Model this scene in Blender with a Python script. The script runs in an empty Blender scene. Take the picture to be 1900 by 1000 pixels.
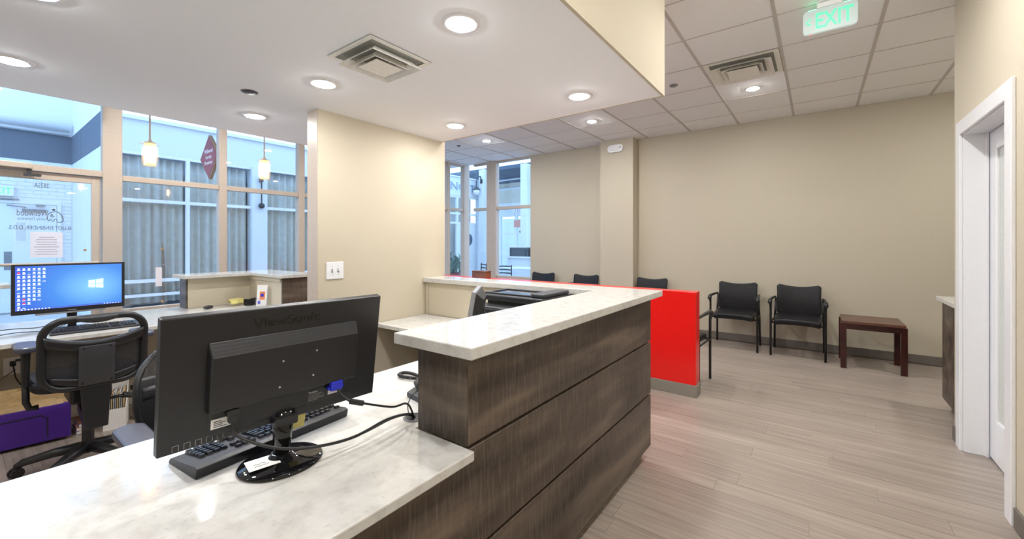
import bpy, bmesh, math, random
from mathutils import Vector, Matrix
random.seed(7)
PI = math.pi
SC = bpy.context.scene
COL = SC.collection
# ------------------------------------------------------------------ camera, world, exposure
cam = bpy.data.cameras.new('camera')
cam.sensor_fit = 'HORIZONTAL'; cam.sensor_width = 36.0
cam.lens = 36.0 * 766.0 / 1900.0
cam.shift_y = -48.5 / 1900.0
cam.clip_start = 0.05; cam.clip_end = 300
co = bpy.data.objects.new('camera', cam); COL.objects.link(co)
co.location = (0, 0, 1.372); co.rotation_euler = (PI / 2, 0, math.radians(36.53))
SC.camera = co
w = bpy.data.worlds.new('sky'); SC.world = w; w.use_nodes = True
bg = w.node_tree.nodes['Background']
bg.inputs[0].default_value = (0.42, 0.65, 1.0, 1); bg.inputs[1].default_value = 2.25
SC.view_settings.view_transform = 'Standard'; SC.view_settings.look = 'None'
SC.view_settings.gamma = 1.0; SC.view_settings.use_curve_mapping = False
SC.view_settings.exposure = 0.42
LAMP_W = 7.2           # radiant power of one soffit downlight
LAMP_W2 = 18.0         # the larger lamps of the high tile ceiling
LAMP_COL = (1.0, 0.995, 0.985)
PEND_STR = 110.0

# ------------------------------------------------------------------ materials
def new_mat(name):
    m = bpy.data.materials.new(name); m.use_nodes = True
    nt = m.node_tree
    return m, nt, nt.nodes['Principled BSDF']
def ramp(nt, fac, stops):
    r = nt.nodes.new('ShaderNodeValToRGB')
    els = r.color_ramp.elements
    els[0].position = stops[0][0]; els[0].color = (*stops[0][1], 1)
    els[1].position = stops[-1][0]; els[1].color = (*stops[-1][1], 1)
    for p, c in stops[1:-1]:
        e = els.new(p); e.color = (*c, 1)
    nt.links.new(fac, r.inputs[0]); return r.outputs[0]
def noise(nt, scale, detail=4, mapping=None, coord='Object', rough=.5):
    tc = nt.nodes.new('ShaderNodeTexCoord'); n = nt.nodes.new('ShaderNodeTexNoise')
    n.inputs['Scale'].default_value = scale; n.inputs['Detail'].default_value = detail; n.inputs['Roughness'].default_value = rough
    src = tc.outputs[coord]
    if mapping:
        mp = nt.nodes.new('ShaderNodeMapping'); mp.inputs['Scale'].default_value = mapping
        nt.links.new(src, mp.inputs[0]); src = mp.outputs[0]
    nt.links.new(src, n.inputs['Vector']); return n.outputs['Fac']
def bump(nt, b, fac, s, d=.002):
    bp = nt.nodes.new('ShaderNodeBump'); bp.inputs['Strength'].default_value = s; bp.inputs['Distance'].default_value = d
    nt.links.new(fac, bp.inputs['Height']); nt.links.new(bp.outputs[0], b.inputs['Normal'])
def plain(name, c, rough=.5, metal=0., nscale=0, namt=.06, bmp=0., spec=None):
    m, nt, b = new_mat(name)
    b.inputs['Base Color'].default_value = (*c, 1); b.inputs['Roughness'].default_value = rough; b.inputs['Metallic'].default_value = metal
    if spec is not None: b.inputs['Specular IOR Level'].default_value = spec
    f = noise(nt, nscale or 60, 3)
    lo = tuple(max(0, x * (1 - namt)) for x in c); hi = tuple(min(1, x * (1 + namt)) for x in c)
    nt.links.new(ramp(nt, f, [(.3, lo), (.7, hi)]), b.inputs['Base Color'])
    if bmp: bump(nt, b, f, bmp)
    return m
def emit(name, c, s, base=1):
    m, nt, b = new_mat(name)
    b.inputs['Base Color'].default_value = (*[q * base for q in c], 1); b.inputs['Emission Color'].default_value = (*c, 1); b.inputs['Emission Strength'].default_value = s
    return m
def glass(name, tint=(1, 1, 1), refl=1.45, rough=0.0):
    m, nt, b = new_mat(name); nt.nodes.remove(b)
    t = nt.nodes.new('ShaderNodeBsdfTransparent'); t.inputs[0].default_value = (*tint, 1)
    g = nt.nodes.new('ShaderNodeBsdfGlossy'); g.inputs['Roughness'].default_value = rough
    lw = nt.nodes.new('ShaderNodeLayerWeight'); lw.inputs[0].default_value = .5
    pw_ = nt.nodes.new('ShaderNodeMath'); pw_.operation = 'POWER'; pw_.inputs[1].default_value = 5
    ma = nt.nodes.new('ShaderNodeMath'); ma.operation = 'MULTIPLY_ADD'; ma.inputs[1].default_value = .9; ma.inputs[2].default_value = .03 if refl > 1.4 else .02
    nt.links.new(lw.outputs['Facing'], pw_.inputs[0]); nt.links.new(pw_.outputs[0], ma.inputs[0])
    mx = nt.nodes.new('ShaderNodeMixShader'); nt.links.new(ma.outputs[0], mx.inputs[0])
    nt.links.new(t.outputs[0], mx.inputs[1]); nt.links.new(g.outputs[0], mx.inputs[2])
    nt.links.new(mx.outputs[0], nt.nodes['Material Output'].inputs[0]); return m
def woodlam(name, grain):   # dark saw-marked laminate; grain = axis index of the long grain
    m, nt, b = new_mat(name)
    s1 = [9, 9, 9]; s1[grain] = 1.6
    s2 = [110, 110, 110]; s2[2] = 9.0
    s3 = [160, 160, 160]; s3[2] = 9.0
    a = noise(nt, 1, 6, s1); c = noise(nt, 1, 5, s2); l = noise(nt, 1, 2, s3)
    col = ramp(nt, a, [(.30, (.026, .017, .012)), (.5, (.074, .052, .038)), (.70, (.165, .125, .090))])
    g = ramp(nt, c, [(.48, (0, 0, 0)), (.72, (.46, .46, .46))])
    mx = nt.nodes.new('ShaderNodeMix'); mx.data_type = 'RGBA'
    nt.links.new(g, mx.inputs[0]); nt.links.new(col, mx.inputs[6]); mx.inputs[7].default_value = (.19, .155, .125, 1)
    nt.links.new(mx.outputs[2], b.inputs['Base Color'])
    b.inputs['Roughness'].default_value = .42
    bump(nt, b, l, .25, .001); return m
def quartz(name):
    m, nt, b = new_mat(name)
    a = noise(nt, 26, 6); v = noise(nt, 120, 3, (1, .5, 1))
    c1 = ramp(nt, a, [(.30, (.515, .50, .47)), (.48, (.59, .578, .548)), (.7, (.62, .61, .585))])
    c2 = ramp(nt, v, [(.60, (0, 0, 0)), (.72, (.5, .5, .5))])
    mx = nt.nodes.new('ShaderNodeMix'); mx.data_type = 'RGBA'
    nt.links.new(c2, mx.inputs[0]); nt.links.new(c1, mx.inputs[6]); mx.inputs[7].default_value = (.42, .40, .36, 1)
    nt.links.new(mx.outputs[2], b.inputs['Base Color'])
    b.inputs['Roughness'].default_value = .09; return m
def plankmat(name):
    m, nt, b = new_mat(name)
    oi = nt.nodes.new('ShaderNodeObjectInfo')
    tc = nt.nodes.new('ShaderNodeTexCoord'); mp = nt.nodes.new('ShaderNodeMapping'); mp.inputs['Scale'].default_value = (1.6, 38, 38)
    ad = nt.nodes.new('ShaderNodeVectorMath'); ad.operation = 'ADD'
    sc = nt.nodes.new('ShaderNodeVectorMath'); sc.operation = 'SCALE'; sc.inputs[0].default_value = (7, 3, 0)
    mu = nt.nodes.new('ShaderNodeMath'); mu.operation = 'MULTIPLY'; mu.inputs[1].default_value = 40
    nt.links.new(oi.outputs['Random'], mu.inputs[0]); nt.links.new(mu.outputs[0], sc.inputs['Scale'])
    nt.links.new(tc.outputs['Object'], ad.inputs[0]); nt.links.new(sc.outputs[0], ad.inputs[1])
    nt.links.new(ad.outputs[0], mp.inputs[0])
    n = nt.nodes.new('ShaderNodeTexNoise'); n.inputs['Scale'].default_value = 1; n.inputs['Detail'].default_value = 7; n.inputs['Roughness'].default_value = .6
    nt.links.new(mp.outputs[0], n.inputs['Vector'])
    col = ramp(nt, n.outputs['Fac'], [(.25, (.225, .185, .155)), (.5, (.315, .268, .232)), (.75, (.41, .355, .31))])
    hs = nt.nodes.new('ShaderNodeHueSaturation'); hs.inputs['Saturation'].default_value = 1.12
    mr = nt.nodes.new('ShaderNodeMapRange'); mr.inputs[3].default_value = .93; mr.inputs[4].default_value = 1.07
    nt.links.new(oi.outputs['Random'], mr.inputs[0]); nt.links.new(mr.outputs[0], hs.inputs['Value'])
    nt.links.new(col, hs.inputs['Color']); nt.links.new(hs.outputs[0], b.inputs['Base Color'])
    b.inputs['Roughness'].default_value = .36; bump(nt, b, n.outputs['Fac'], .15, .001); return m
def meshcloth(name, k, c=(.02, .02, .022), thr=.1):
    m, nt, b = new_mat(name)
    b.inputs['Base Color'].default_value = (*c, 1); b.inputs['Roughness'].default_value = .6
    tc = nt.nodes.new('ShaderNodeTexCoord'); sx = nt.nodes.new('ShaderNodeSeparateXYZ'); nt.links.new(tc.outputs['Object'], sx.inputs[0])
    def sn(o):
        a = nt.nodes.new('ShaderNodeMath'); a.operation = 'MULTIPLY'; a.inputs[1].default_value = k
        s = nt.nodes.new('ShaderNodeMath'); s.operation = 'SINE'
        nt.links.new(o, a.inputs[0]); nt.links.new(a.outputs[0], s.inputs[0]); return s.outputs[0]
    p = nt.nodes.new('ShaderNodeMath'); p.operation = 'MULTIPLY'
    nt.links.new(sn(sx.outputs[1]), p.inputs[0]); nt.links.new(sn(sx.outputs[2]), p.inputs[1])
    g = nt.nodes.new('ShaderNodeMath'); g.operation = 'LESS_THAN'; g.inputs[1].default_value = thr
    nt.links.new(p.outputs[0], g.inputs[0]); nt.links.new(g.outputs[0], b.inputs['Alpha']); return m
def screenmat(name):
    m, nt, b = new_mat(name)
    tc = nt.nodes.new('ShaderNodeTexCoord')
    gr = nt.nodes.new('ShaderNodeTexGradient'); gr.gradient_type = 'SPHERICAL'
    mp = nt.nodes.new('ShaderNodeMapping'); mp.inputs['Location'].default_value = (0, -.11 / .42, .02); mp.inputs['Scale'].default_value = (0, 1 / .42, 1 / .32)
    nt.links.new(tc.outputs['Object'], mp.inputs[0]); nt.links.new(mp.outputs[0], gr.inputs[0])
    col = ramp(nt, gr.outputs[1], [(0., (.045, .12, .70)), (.5, (.07, .28, .82)), (1., (.25, .62, .95))])
    b.inputs['Base Color'].default_value = (.01, .01, .01, 1); b.inputs['Roughness'].default_value = .25
    nt.links.new(col, b.inputs['Emission Color']); b.inputs['Emission Strength'].default_value = .85; return m
def paperlit(name, c):
    m, nt, b = new_mat(name); b.inputs['Base Color'].default_value = (*c, 1); b.inputs['Roughness'].default_value = .9
    t = nt.nodes.new('ShaderNodeBsdfTranslucent'); t.inputs[0].default_value = (*c, 1)
    mx = nt.nodes.new('ShaderNodeMixShader'); mx.inputs[0].default_value = .45
    nt.links.new(b.outputs[0], mx.inputs[1]); nt.links.new(t.outputs[0], mx.inputs[2]); nt.links.new(mx.outputs[0], nt.nodes['Material Output'].inputs[0]); return m
def acrylic(name):
    m, nt, b = new_mat(name)
    b.inputs['Base Color'].default_value = (.85, .88, .9, 1); b.inputs['Roughness'].default_value = .08
    t = nt.nodes.new('ShaderNodeBsdfTransparent'); t.inputs[0].default_value = (.99, .995, 1, 1)
    mx = nt.nodes.new('ShaderNodeMixShader'); mx.inputs[0].default_value = .06
    nt.links.new(t.outputs[0], mx.inputs[1]); nt.links.new(b.outputs[0], mx.inputs[2]); nt.links.new(mx.outputs[0], nt.nodes['Material Output'].inputs[0]); return m
M = dict(
    cream=plain('cream_paint', (.58, .515, .395), .75, nscale=120, namt=.02, bmp=.03),
    tan=plain('tan_paint', (.49, .44, .34), .75, nscale=120, namt=.02, bmp=.03),
    white=plain('white_paint', (.80, .79, .78), .6, namt=.01),
    soffit=plain('ceiling_paint', (.915, .935, .965), .8, nscale=80, namt=.01),
    trim=plain('gloss_white', (.84, .84, .86), .28, namt=.01),
    tile=plain('mineral_tile', (.90, .90, .905), .9, nscale=300, namt=.05, bmp=.3),
    grid=plain('grid_metal', (.56, .53, .50), .6),
    wood_y=woodlam('laminate_long', 1), wood_x=woodlam('laminate_cross', 0),
    quartz=quartz('quartz'), plank=plankmat('vinyl_plank'),
    subfloor=plain('subfloor', (.16, .125, .105), .5),
    base=plain('rubber_base', (.155, .135, .115), .6), toe=plain('toe_kick', (.24, .215, .18), .5),
    red=plain('red_gloss', (.78, .012, .010), .22, namt=.01),
    black=plain('black_plastic', (.013, .013, .015), .40, nscale=400, bmp=.05), blackgloss=plain('gloss_black', (.006, .006, .007), .06),
    dark=plain('dark_grey', (.035, .036, .04), .45), grey=plain('mid_grey', (.22, .22, .23), .5),
    leather=plain('black_vinyl', (.008, .008, .010), .42, nscale=25, namt=.3, bmp=.12, spec=.32),
    metalblk=plain('black_metal', (.008, .008, .009), .38),
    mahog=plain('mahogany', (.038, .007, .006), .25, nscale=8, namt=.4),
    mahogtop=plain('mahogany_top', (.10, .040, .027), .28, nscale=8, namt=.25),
    brown=plain('brown_wood', (.20, .075, .040), .4, nscale=10, namt=.3),
    alum=plain('bronze_aluminium', (.50, .415, .335), .42, .0), steel=plain('steel', (.62, .62, .63), .25, .9),
    brass=plain('brass', (.60, .38, .12), .3, .9),
    pane=glass('clear_glass', (.97, .985, 1.0)), acryl=acrylic('acrylic'),
    frost=plain('frosted_glass', (.60, .62, .58), .3),
    paper=plain('paper', (.82, .80, .78), .8, namt=.02), pink=paperlit('pink_paper', (.97, .91, .91)),
    manila=plain('manila', (.72, .52, .27), .8, nscale=20, namt=.1), yellow=plain('sticky_yellow', (.75, .68, .25), .8),
    label=plain('label_white', (.75, .75, .75), .6), blue=plain('plug_blue', (.02, .03, .55), .4),
    purple=plain('purple_card', (.055, .012, .22), .45), pad_blue_sheen=plain('arm_pad', (.05, .055, .08), .3),  # arm pads: reflected blue daylight is put into their base colour
    ink=plain('ink', (.01, .012, .02), .6), noteprint=plain('note_print', (.45, .38, .42), .7), inkgrey=plain('ink_grey', (.10, .11, .14), .6),
    knob=plain('key_face', (.022, .022, .026), .16),
    facade=plain('pale_paint', (.72, .76, .78), .7), band=plain('slate_band', (.10, .135, .18), .8), brick=plain('white_brick', (.78, .80, .80), .8),
    curtain=plain('curtain_cloth', (.62, .59, .50), .9, nscale=9, namt=.08), extframe=plain('white_frame', (.78, .80, .82), .5),
    extletter=plain('letter_paint', (.36, .42, .50), .6), pave=plain('pavement', (.55, .55, .55), .8), extcream=plain('cream_render', (.72, .68, .55), .8),
    maroon=plain('maroon_sign', (.27, .035, .045), .5), signwhite=plain('sign_white', (.85, .82, .80), .6), bronze=plain('sign_edge', (.30, .17, .09), .5),
    leaf=plain('leaf_green', (.10, .20, .10), .5, nscale=6, namt=.5), terra=plain('terracotta', (.22, .07, .06), .6),
    orange=plain('orange', (.75, .22, .06), .6), salmon=plain('salmon', (.70, .30, .20), .6), green=plain('green', (.25, .42, .12), .7),
    screen=screenmat('screen'), iconw=emit('icon_pale', (.75, .85, .95), .9), iconr=emit('icon_red', (.8, .05, .12), .7), iconb=emit('icon_blue', (.05, .15, .7), .8),
    winlight=emit('screen_window', (.40, .74, 1.0), 1.0), taskbar=emit('taskbar', (.05, .10, .42), .8),
    exitface=emit('exit_face', (.66, .76, .69), .52, .12), exitgreen=emit('exit_green', (.13, 1.0, .47), .85, .05), exitglow=emit('exit_glow', (.12, 1.0, .45), 5.0, .05), led=emit('red_led', (1, .05, .02), 2.0),
    vent=plain('vent_white', (.86, .845, .785), .5), shade_in=plain('vent_shade', (.30, .30, .27), .8),
    mesh1=meshcloth('chair_mesh', 900, thr=.8), mesh2=meshcloth('open_mesh', 560, (.03, .03, .032), thr=.05),
    pendin=emit('pendant_glow', (1.0, .52, .16), 2.2), bulb=emit('bulb', (1.0, .66, .32), PEND_STR),
)
LENS_R = .057
M['lens'] = emit('lamp_lens', LAMP_COL, LAMP_W / (PI * PI * LENS_R ** 2))
M['lens_high'] = emit('high_lamp_lens', LAMP_COL, LAMP_W2 / (PI * PI * LENS_R ** 2))

# ------------------------------------------------------------------ geometry helpers
class MB:
    def __init__(s): s.b = bmesh.new()
    def box(s, x0, x1, y0, y1, z0, z1, rot=None):
        v = [s.b.verts.new(p) for p in ((x0, y0, z0), (x1, y0, z0), (x1, y1, z0), (x0, y1, z0), (x0, y0, z1), (x1, y0, z1), (x1, y1, z1), (x0, y1, z1))]
        for f in ((0, 3, 2, 1), (4, 5, 6, 7), (0, 1, 5, 4), (1, 2, 6, 5), (2, 3, 7, 6), (3, 0, 4, 7)): s.b.faces.new([v[i] for i in f])
        if rot is not None:
            for q in v: q.co = rot @ q.co
        return s
    def hull(s, bot, top):      # two rings of equal length
        a = [s.b.verts.new(p) for p in bot]; c = [s.b.verts.new(p) for p in top]; n = len(a)
        s.b.faces.new(a[::-1]); s.b.faces.new(c)
        for i in range(n): s.b.faces.new((a[i], a[(i + 1) % n], c[(i + 1) % n], c[i]))
        return s
    def prism(s, poly, z0, z1):
        return s.hull([(x, y, z0) for x, y in poly], [(x, y, z1) for x, y in poly])
    def prism_x(s, poly, x0, x1):  # poly in (y,z)
        return s.hull([(x0, y, z) for y, z in poly], [(x1, y, z) for y, z in poly])
    def prism_y(s, poly, y0, y1):  # poly in (x,z)
        return s.hull([(x, y1, z) for x, z in poly], [(x, y0, z) for x, z in poly])
    def lathe(s, prof, c=(0, 0, 0), n=24, axis='z', cap=True):
        rings = []
        for r, h in prof:
            ring = []
            for i in range(n):
                a = 2 * PI * i / n; p = (r * math.cos(a), r * math.sin(a), h)
                if axis == 'x': p = (p[2], p[0], p[1])
                if axis == 'y': p = (p[1], p[2], p[0])
                ring.append(s.b.verts.new((p[0] + c[0], p[1] + c[1], p[2] + c[2])))
            rings.append(ring)
        for A, B in zip(rings, rings[1:]):
            for i in range(n): s.b.faces.new((A[i], A[(i + 1) % n], B[(i + 1) % n], B[i]))
        if cap: s.b.faces.new(rings[0][::-1]); s.b.faces.new(rings[-1])
        return s
    def tube(s, pts, r, n=8, closed=False):
        pts = [Vector(p) for p in pts]; rings = []; N = len(pts); up = None
        for i, p in enumerate(pts):
            if closed: d = pts[(i + 1) % N] - pts[i - 1]
            else: d = pts[min(i + 1, N - 1)] - pts[max(i - 1, 0)]
            d.normalize()
            if up is None:
                up = d.orthogonal().normalized()
            up = (up - d * up.dot(d)); up = up.normalized() if up.length > 1e-6 else d.orthogonal().normalized()
            sd = d.cross(up); rr = r[i] if isinstance(r, (list, tuple)) else r
            rings.append([s.b.verts.new(p + (up * math.cos(2 * PI * k / n) + sd * math.sin(2 * PI * k / n)) * rr) for k in range(n)])
        pr = list(zip(rings, rings[1:])) + ([(rings[-1], rings[0])] if closed else [])
        for A, B in pr:
            for k in range(n): s.b.faces.new((A[k], A[(k + 1) % n], B[(k + 1) % n], B[k]))
        if not closed: s.b.faces.new(rings[0][::-1]); s.b.faces.new(rings[-1])
        return s
    def quad(s, *p):
        s.b.faces.new([s.b.verts.new(q) for q in p]); return s
    def grid(s, fn, nu, nv, thick=0):
        V = [[s.b.verts.new(fn(i / nu, j / nv)) for j in range(nv + 1)] for i in range(nu + 1)]
        for i in range(nu):
            for j in range(nv): s.b.faces.new((V[i][j], V[i + 1][j], V[i + 1][j + 1], V[i][j + 1]))
        return s
    def sphere(s, c, r, nu=12, nv=8):
        rx, ry, rz = r if isinstance(r, (tuple, list)) else (r, r, r)
        prof = [(math.sin(PI * j / nv), -math.cos(PI * j / nv)) for j in range(nv + 1)]
        rings = []
        for q, h in prof:
            q = max(q, .002)
            rings.append([s.b.verts.new((c[0] + rx * q * math.cos(2 * PI * i / nu), c[1] + ry * q * math.sin(2 * PI * i / nu), c[2] + rz * h)) for i in range(nu)])
        for A, B in zip(rings, rings[1:]):
            for i in range(nu): s.b.faces.new((A[i], A[(i + 1) % nu], B[(i + 1) % nu], B[i]))
        s.b.faces.new(rings[0][::-1]); s.b.faces.new(rings[-1]); return s
    def xf(s, m):
        bmesh.ops.transform(s.b, matrix=m, verts=s.b.verts); return s
    def build(s, name, mat, parent=None, smooth=False, bevel=0, seg=2, solid=0, sub=0, **props):
        bmesh.ops.recalc_face_normals(s.b, faces=s.b.faces)
        me = bpy.data.meshes.new(name); s.b.to_mesh(me); s.b.free()
        me.materials.append(M[mat] if isinstance(mat, str) else mat)
        if smooth:
            for p in me.polygons: p.use_smooth = True
        o = bpy.data.objects.new(name, me); COL.objects.link(o)
        if parent: o.parent = parent
        if solid: md = o.modifiers.new('solid', 'SOLIDIFY'); md.thickness = solid; md.offset = 0
        if bevel:
            md = o.modifiers.new('bevel', 'BEVEL'); md.width = bevel; md.segments = seg; md.limit_method = 'ANGLE'; md.angle_limit = math.radians(40)
        if sub: md = o.modifiers.new('sub', 'SUBSURF'); md.levels = sub; md.render_levels = sub
        for k, v in props.items(): o[k] = v
        return o
def rrect(w, h, r, n=5, cx=0, cy=0):
    pts = []
    for qx, qy, a0 in ((1, 1, 0), (-1, 1, PI / 2), (-1, -1, PI), (1, -1, 1.5 * PI)):
        for i in range(n + 1):
            a = a0 + PI / 2 * i / n
            pts.append((cx + qx * (w / 2 - r) + r * math.cos(a), cy + qy * (h / 2 - r) + r * math.sin(a)))
    return pts
def spline(pts, n=8):
    P = [Vector(p) for p in pts]; P = [P[0] * 2 - P[1]] + P + [P[-1] * 2 - P[-2]]; out = []
    for i in range(1, len(P) - 2):
        for k in range(n):
            t = k / n
            out.append(.5 * ((2 * P[i]) + (P[i + 1] - P[i - 1]) * t + (2 * P[i - 1] - 5 * P[i] + 4 * P[i + 1] - P[i + 2]) * t * t + (3 * P[i] - P[i - 1] - 3 * P[i + 1] + P[i + 2]) * t ** 3))
    out.append(P[-2]); return out
def empty(name, loc=(0, 0, 0), rz=0, parent=None, rot=None):
    o = bpy.data.objects.new(name, None); COL.objects.link(o); o.location = loc
    o.rotation_euler = rot if rot else (0, 0, rz); o.empty_display_size = .1
    if parent: o.parent = parent
    return o
def thing(name, label, cat, loc=(0, 0, 0), rz=0, group=None):
    o = empty(name, loc, rz); o['label'] = label; o['category'] = cat
    if group: o['group'] = group
    return o
def tag(o, label, cat, group=None, kind=None):
    o['label'] = label; o['category'] = cat
    if group: o['group'] = group
    if kind: o['kind'] = kind
    return o
def struct(o, label=None):
    o['kind'] = 'structure'
    if label: o['label'] = label
    return o
def copy_tree(o, parent=None):
    c = o.copy(); COL.objects.link(c)
    if parent: c.parent = parent
    for ch in list(o.children): copy_tree(ch, c)
    return c
def text(s, size, mat, name, parent, origin, right, up, align='CENTER', ext=.0006, width=None, height=None, bold=0):
    cu = bpy.data.curves.new('txt', 'FONT'); cu.body = s; cu.size = size; cu.align_x = align; cu.extrude = ext; cu.offset = bold * size
    t = bpy.data.objects.new('txt', cu); COL.objects.link(t)
    bpy.context.view_layer.update()
    me = bpy.data.meshes.new_from_object(t.evaluated_get(bpy.context.evaluated_depsgraph_get()))
    bpy.data.objects.remove(t); bpy.data.curves.remove(cu)
    xs = [v.co.x for v in me.vertices]; ys = [v.co.y for v in me.vertices]
    sx = width / (max(xs) - min(xs)) if width else 1; sy = height / (max(ys) - min(ys)) if height else sx
    R = Vector(right).normalized(); U = Vector(up).normalized(); Nn = R.cross(U); O = Vector(origin)
    for v in me.vertices: v.co = O + R * v.co.x * sx + U * v.co.y * sy + Nn * v.co.z
    me.materials.clear(); me.materials.append(M[mat]); me.name = name
    o = bpy.data.objects.new(name, me); COL.objects.link(o)
    if parent: o.parent = parent
    return o
CEIL = 3.05; SOF = 2.31; BY = 6.56; SFX = -6.1

# ================================================================== SETTING
# floor with planks
fl = struct(MB().box(SFX, 2.3, -2.1, BY, -.05, -.004).build('floor', 'subfloor'))
pw, pl = .137, 1.22
proto = {}
def plank(x0, x1, y):
    L = round(x1 - x0, 3)
    if L not in proto: proto[L] = MB().box(-L / 2, L / 2, -pw / 2 + .0008, pw / 2 - .0008, -.004, 0).build('plank', 'plank', bevel=0).data; o = bpy.data.objects[-1] if False else None
    o = bpy.data.objects.new('plank', proto[L]); COL.objects.link(o); o.parent = fl
    o.location = ((x0 + x1) / 2, y, random.uniform(-.0006, 0))
k = 0; y = -.5
while y < BY - .02:
    off = random.random() * pl; yc = y + pw / 2
    iv = []
    if yc < 1.5: iv.append((-4.7, -2.3))
    if yc > .3: iv.append((-.97 if yc < 2.6 else -2.3, .765 if yc < 3.07 else (.93 if yc < 4.04 else (.765 if yc < 4.17 else 1.7))))
    for xa, xb in iv:
        x = xa - off
        while x < xb - .05:
            a, b = max(x, xa), min(x + pl - .001, xb)
            if b - a > .06 and yc + pw / 2 < BY: plank(a, b, yc)
            x += pl
    y += pw
for o in [o for o in COL.objects if o.name.startswith('plank') and o.parent is None]: bpy.data.objects.remove(o)

# ceilings
ce = struct(MB().box(SFX - .2, 2.3, -2.1, BY + .1, CEIL + .012, CEIL + .09).build('ceiling', 'white'))
TX, TY, sx, sy = -.892, 3.593, .638, .6045
tp = MB().box(-sx / 2 + .009, sx / 2 - .009, -sy / 2 + .0035, sy / 2 - .0035, -.001, .011).build('ceiling_tile', 'tile', bevel=.003, seg=1)
first = True
def in_soffit(x, y): return x > -3.9 and x < -.85 and y < 2.5
for i in range(-9, 6):
    for j in range(-5, 6):
        x = TX + (i + .5) * sx; y = TY + (j + .5) * sy
        if not (SFX + .1 < x + sx / 2 and x - sx / 2 < 2.2 and y - sy / 2 < BY - .1) or in_soffit(x, y) or y < -.2: continue
        if x > .9 and y < 4.1: continue
        if i == 0 and j == 1: continue       # the air diffuser sits here
        if x - sx / 2 < -4.0 and y < .6: continue
        o = tp if first else tp.copy()
        if not first: COL.objects.link(o)
        first = False
        o.parent = ce; o.location = (x, y, CEIL)
for i in range(-8, 5):
    x = TX + i * sx
    y0 = 2.69 if -3.93 < x < -.79 else -1.0
    if x > .77: y0 = 4.17
    MB().box(x - .012, x + .012, y0, BY, CEIL - .006, CEIL + .012).build('grid_runner', 'grid', ce)
for j in range(-5, 6):
    y = TY + j * sy
    if y > BY: continue
    for xa, xb in (((SFX, -3.95), (-.78, .76)) if y < 2.69 else (((SFX, .76),) if y < 4.17 else ((SFX, 2.2),))):
        MB().box(xa, xb, y - .0045, y + .0045, CEIL - .0035, CEIL + .012).build('cross_tee', 'grid', ce)
so = struct(MB().box(-3.93, -.785, -2.05, 2.69, SOF, SOF + .03).build('ceiling_soffit', 'soffit'))
MB().box(-.80, -.784, -2.05, 2.692, SOF - .001, CEIL + .01).build('fascia', 'cream', so)
MB().box(-3.93, -.80, 2.676, 2.692, SOF - .001, CEIL + .01).build('fascia', 'cream', so)
MB().box(-3.931, -3.915, -2.05, 2.676, SOF - .001, CEIL + .01).build('fascia', 'white', so)
struct(MB().box(.70, .79, 2.6, 3.62, CEIL - .03, CEIL - .008).box(.70, .79, 3.60, 3.62, CEIL - .05, CEIL - .03).build('trim_1', 'grid'))

# walls
struct(MB().box(-4.42, 2.3, BY, BY + .12, -.05, CEIL + .02).build('wall_back', 'tan'))
struct(MB().box(-2.893, -2.338, 6.355, BY + .01, -.02, CEIL + .012).build('wall_column', 'tan'))
struct(MB().box(-5.95, -4.42, BY, BY + .12, -.05, .66).build('wall_back_sill', 'tan'))
wr = struct(MB().box(.77, .92, -2.1, 3.13, -.05, CEIL + .02).box(.77, .92, 3.97, 4.17, -.05, CEIL + .02).box(.77, .92, 3.13, 3.97, 2.10, CEIL + .02).build('wall_right', 'cream'))
struct(MB().box(.92, 2.3, 4.07, 4.17, -.05, CEIL + .02).build('wall_alcove_side', 'cream'))
struct(MB().box(2.2, 2.3, 4.17, BY, -.05, CEIL + .02).build('wall_alcove_end', 'tan'))
struct(MB().box(SFX, .92, -2.2, -2.1, -.05, CEIL + .02).build('wall_near', 'cream'))
struct(MB().box(-2.925, -2.80, 1.505, 2.725, -.03, SOF + .01).build('wall_partition', 'cream'))
struct(MB().box(-2.93, -2.797, 1.499, 1.506, -.0, SOF).build('trim_2', 'alum'))
for nm, b in (('back', (-2.338, 2.2, BY - .012, BY)), ('back_left', (-4.42, -2.893, BY - .012, BY)), ('column', (-2.905, -2.326, 6.343, 6.355)), ('right', (.758, .77, -2, 3.04)), ('right_far', (.758, .77, 4.06, 4.17))):
    struct(MB().box(*b, 0, .10).build('baseboard_' + nm, 'base', bevel=.003))

# right-hand door
d2 = struct(empty('door_2'))
MB().box(.752, .77, 3.96, 4.05, 0, 2.18).build('casing', 'trim', d2, bevel=.004)
MB().box(.752, .77, 3.05, 3.14, 0, 2.18).build('casing', 'trim', d2, bevel=.004)
MB().box(.752, .77, 3.14, 3.96, 2.09, 2.18).build('casing', 'trim', d2, bevel=.004)
MB().box(.77, .935, 3.955, 3.972, 0, 2.10).build('jamb', 'trim', d2, bevel=.002)
MB().box(.77, .935, 3.128, 3.145, 0, 2.10).build('jamb', 'trim', d2, bevel=.002)
MB().box(.77, .935, 3.145, 3.955, 2.083, 2.10).build('jamb', 'trim', d2, bevel=.002)
MB().box(.868, .88, 3.94, 3.955, 0, 2.083).build('stop', 'trim', d2)
dl = MB().box(.885, .925, 3.835, 3.95, .012, 2.08).box(.885, .925, 3.15, 3.265, .012, 2.08).box(.885, .925, 3.265, 3.835, .012, .26).box(.885, .925, 3.265, 3.835, 1.97, 2.08).build('door_leaf', 'trim', d2, bevel=.003)
MB().box(.897, .912, 3.262, 3.838, .255, 1.975).build('frosted_pane', 'frost', dl)
MB().box(.886, .90, 3.82, 3.838, .255, 1.975).box(.886, .90, 3.262, 3.28, .255, 1.975).box(.886, .90, 3.28, 3.82, .255, .273).box(.886, .90, 3.28, 3.82, 1.957, 1.975).build('glazing_bead', 'trim', dl, bevel=.003)
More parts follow.
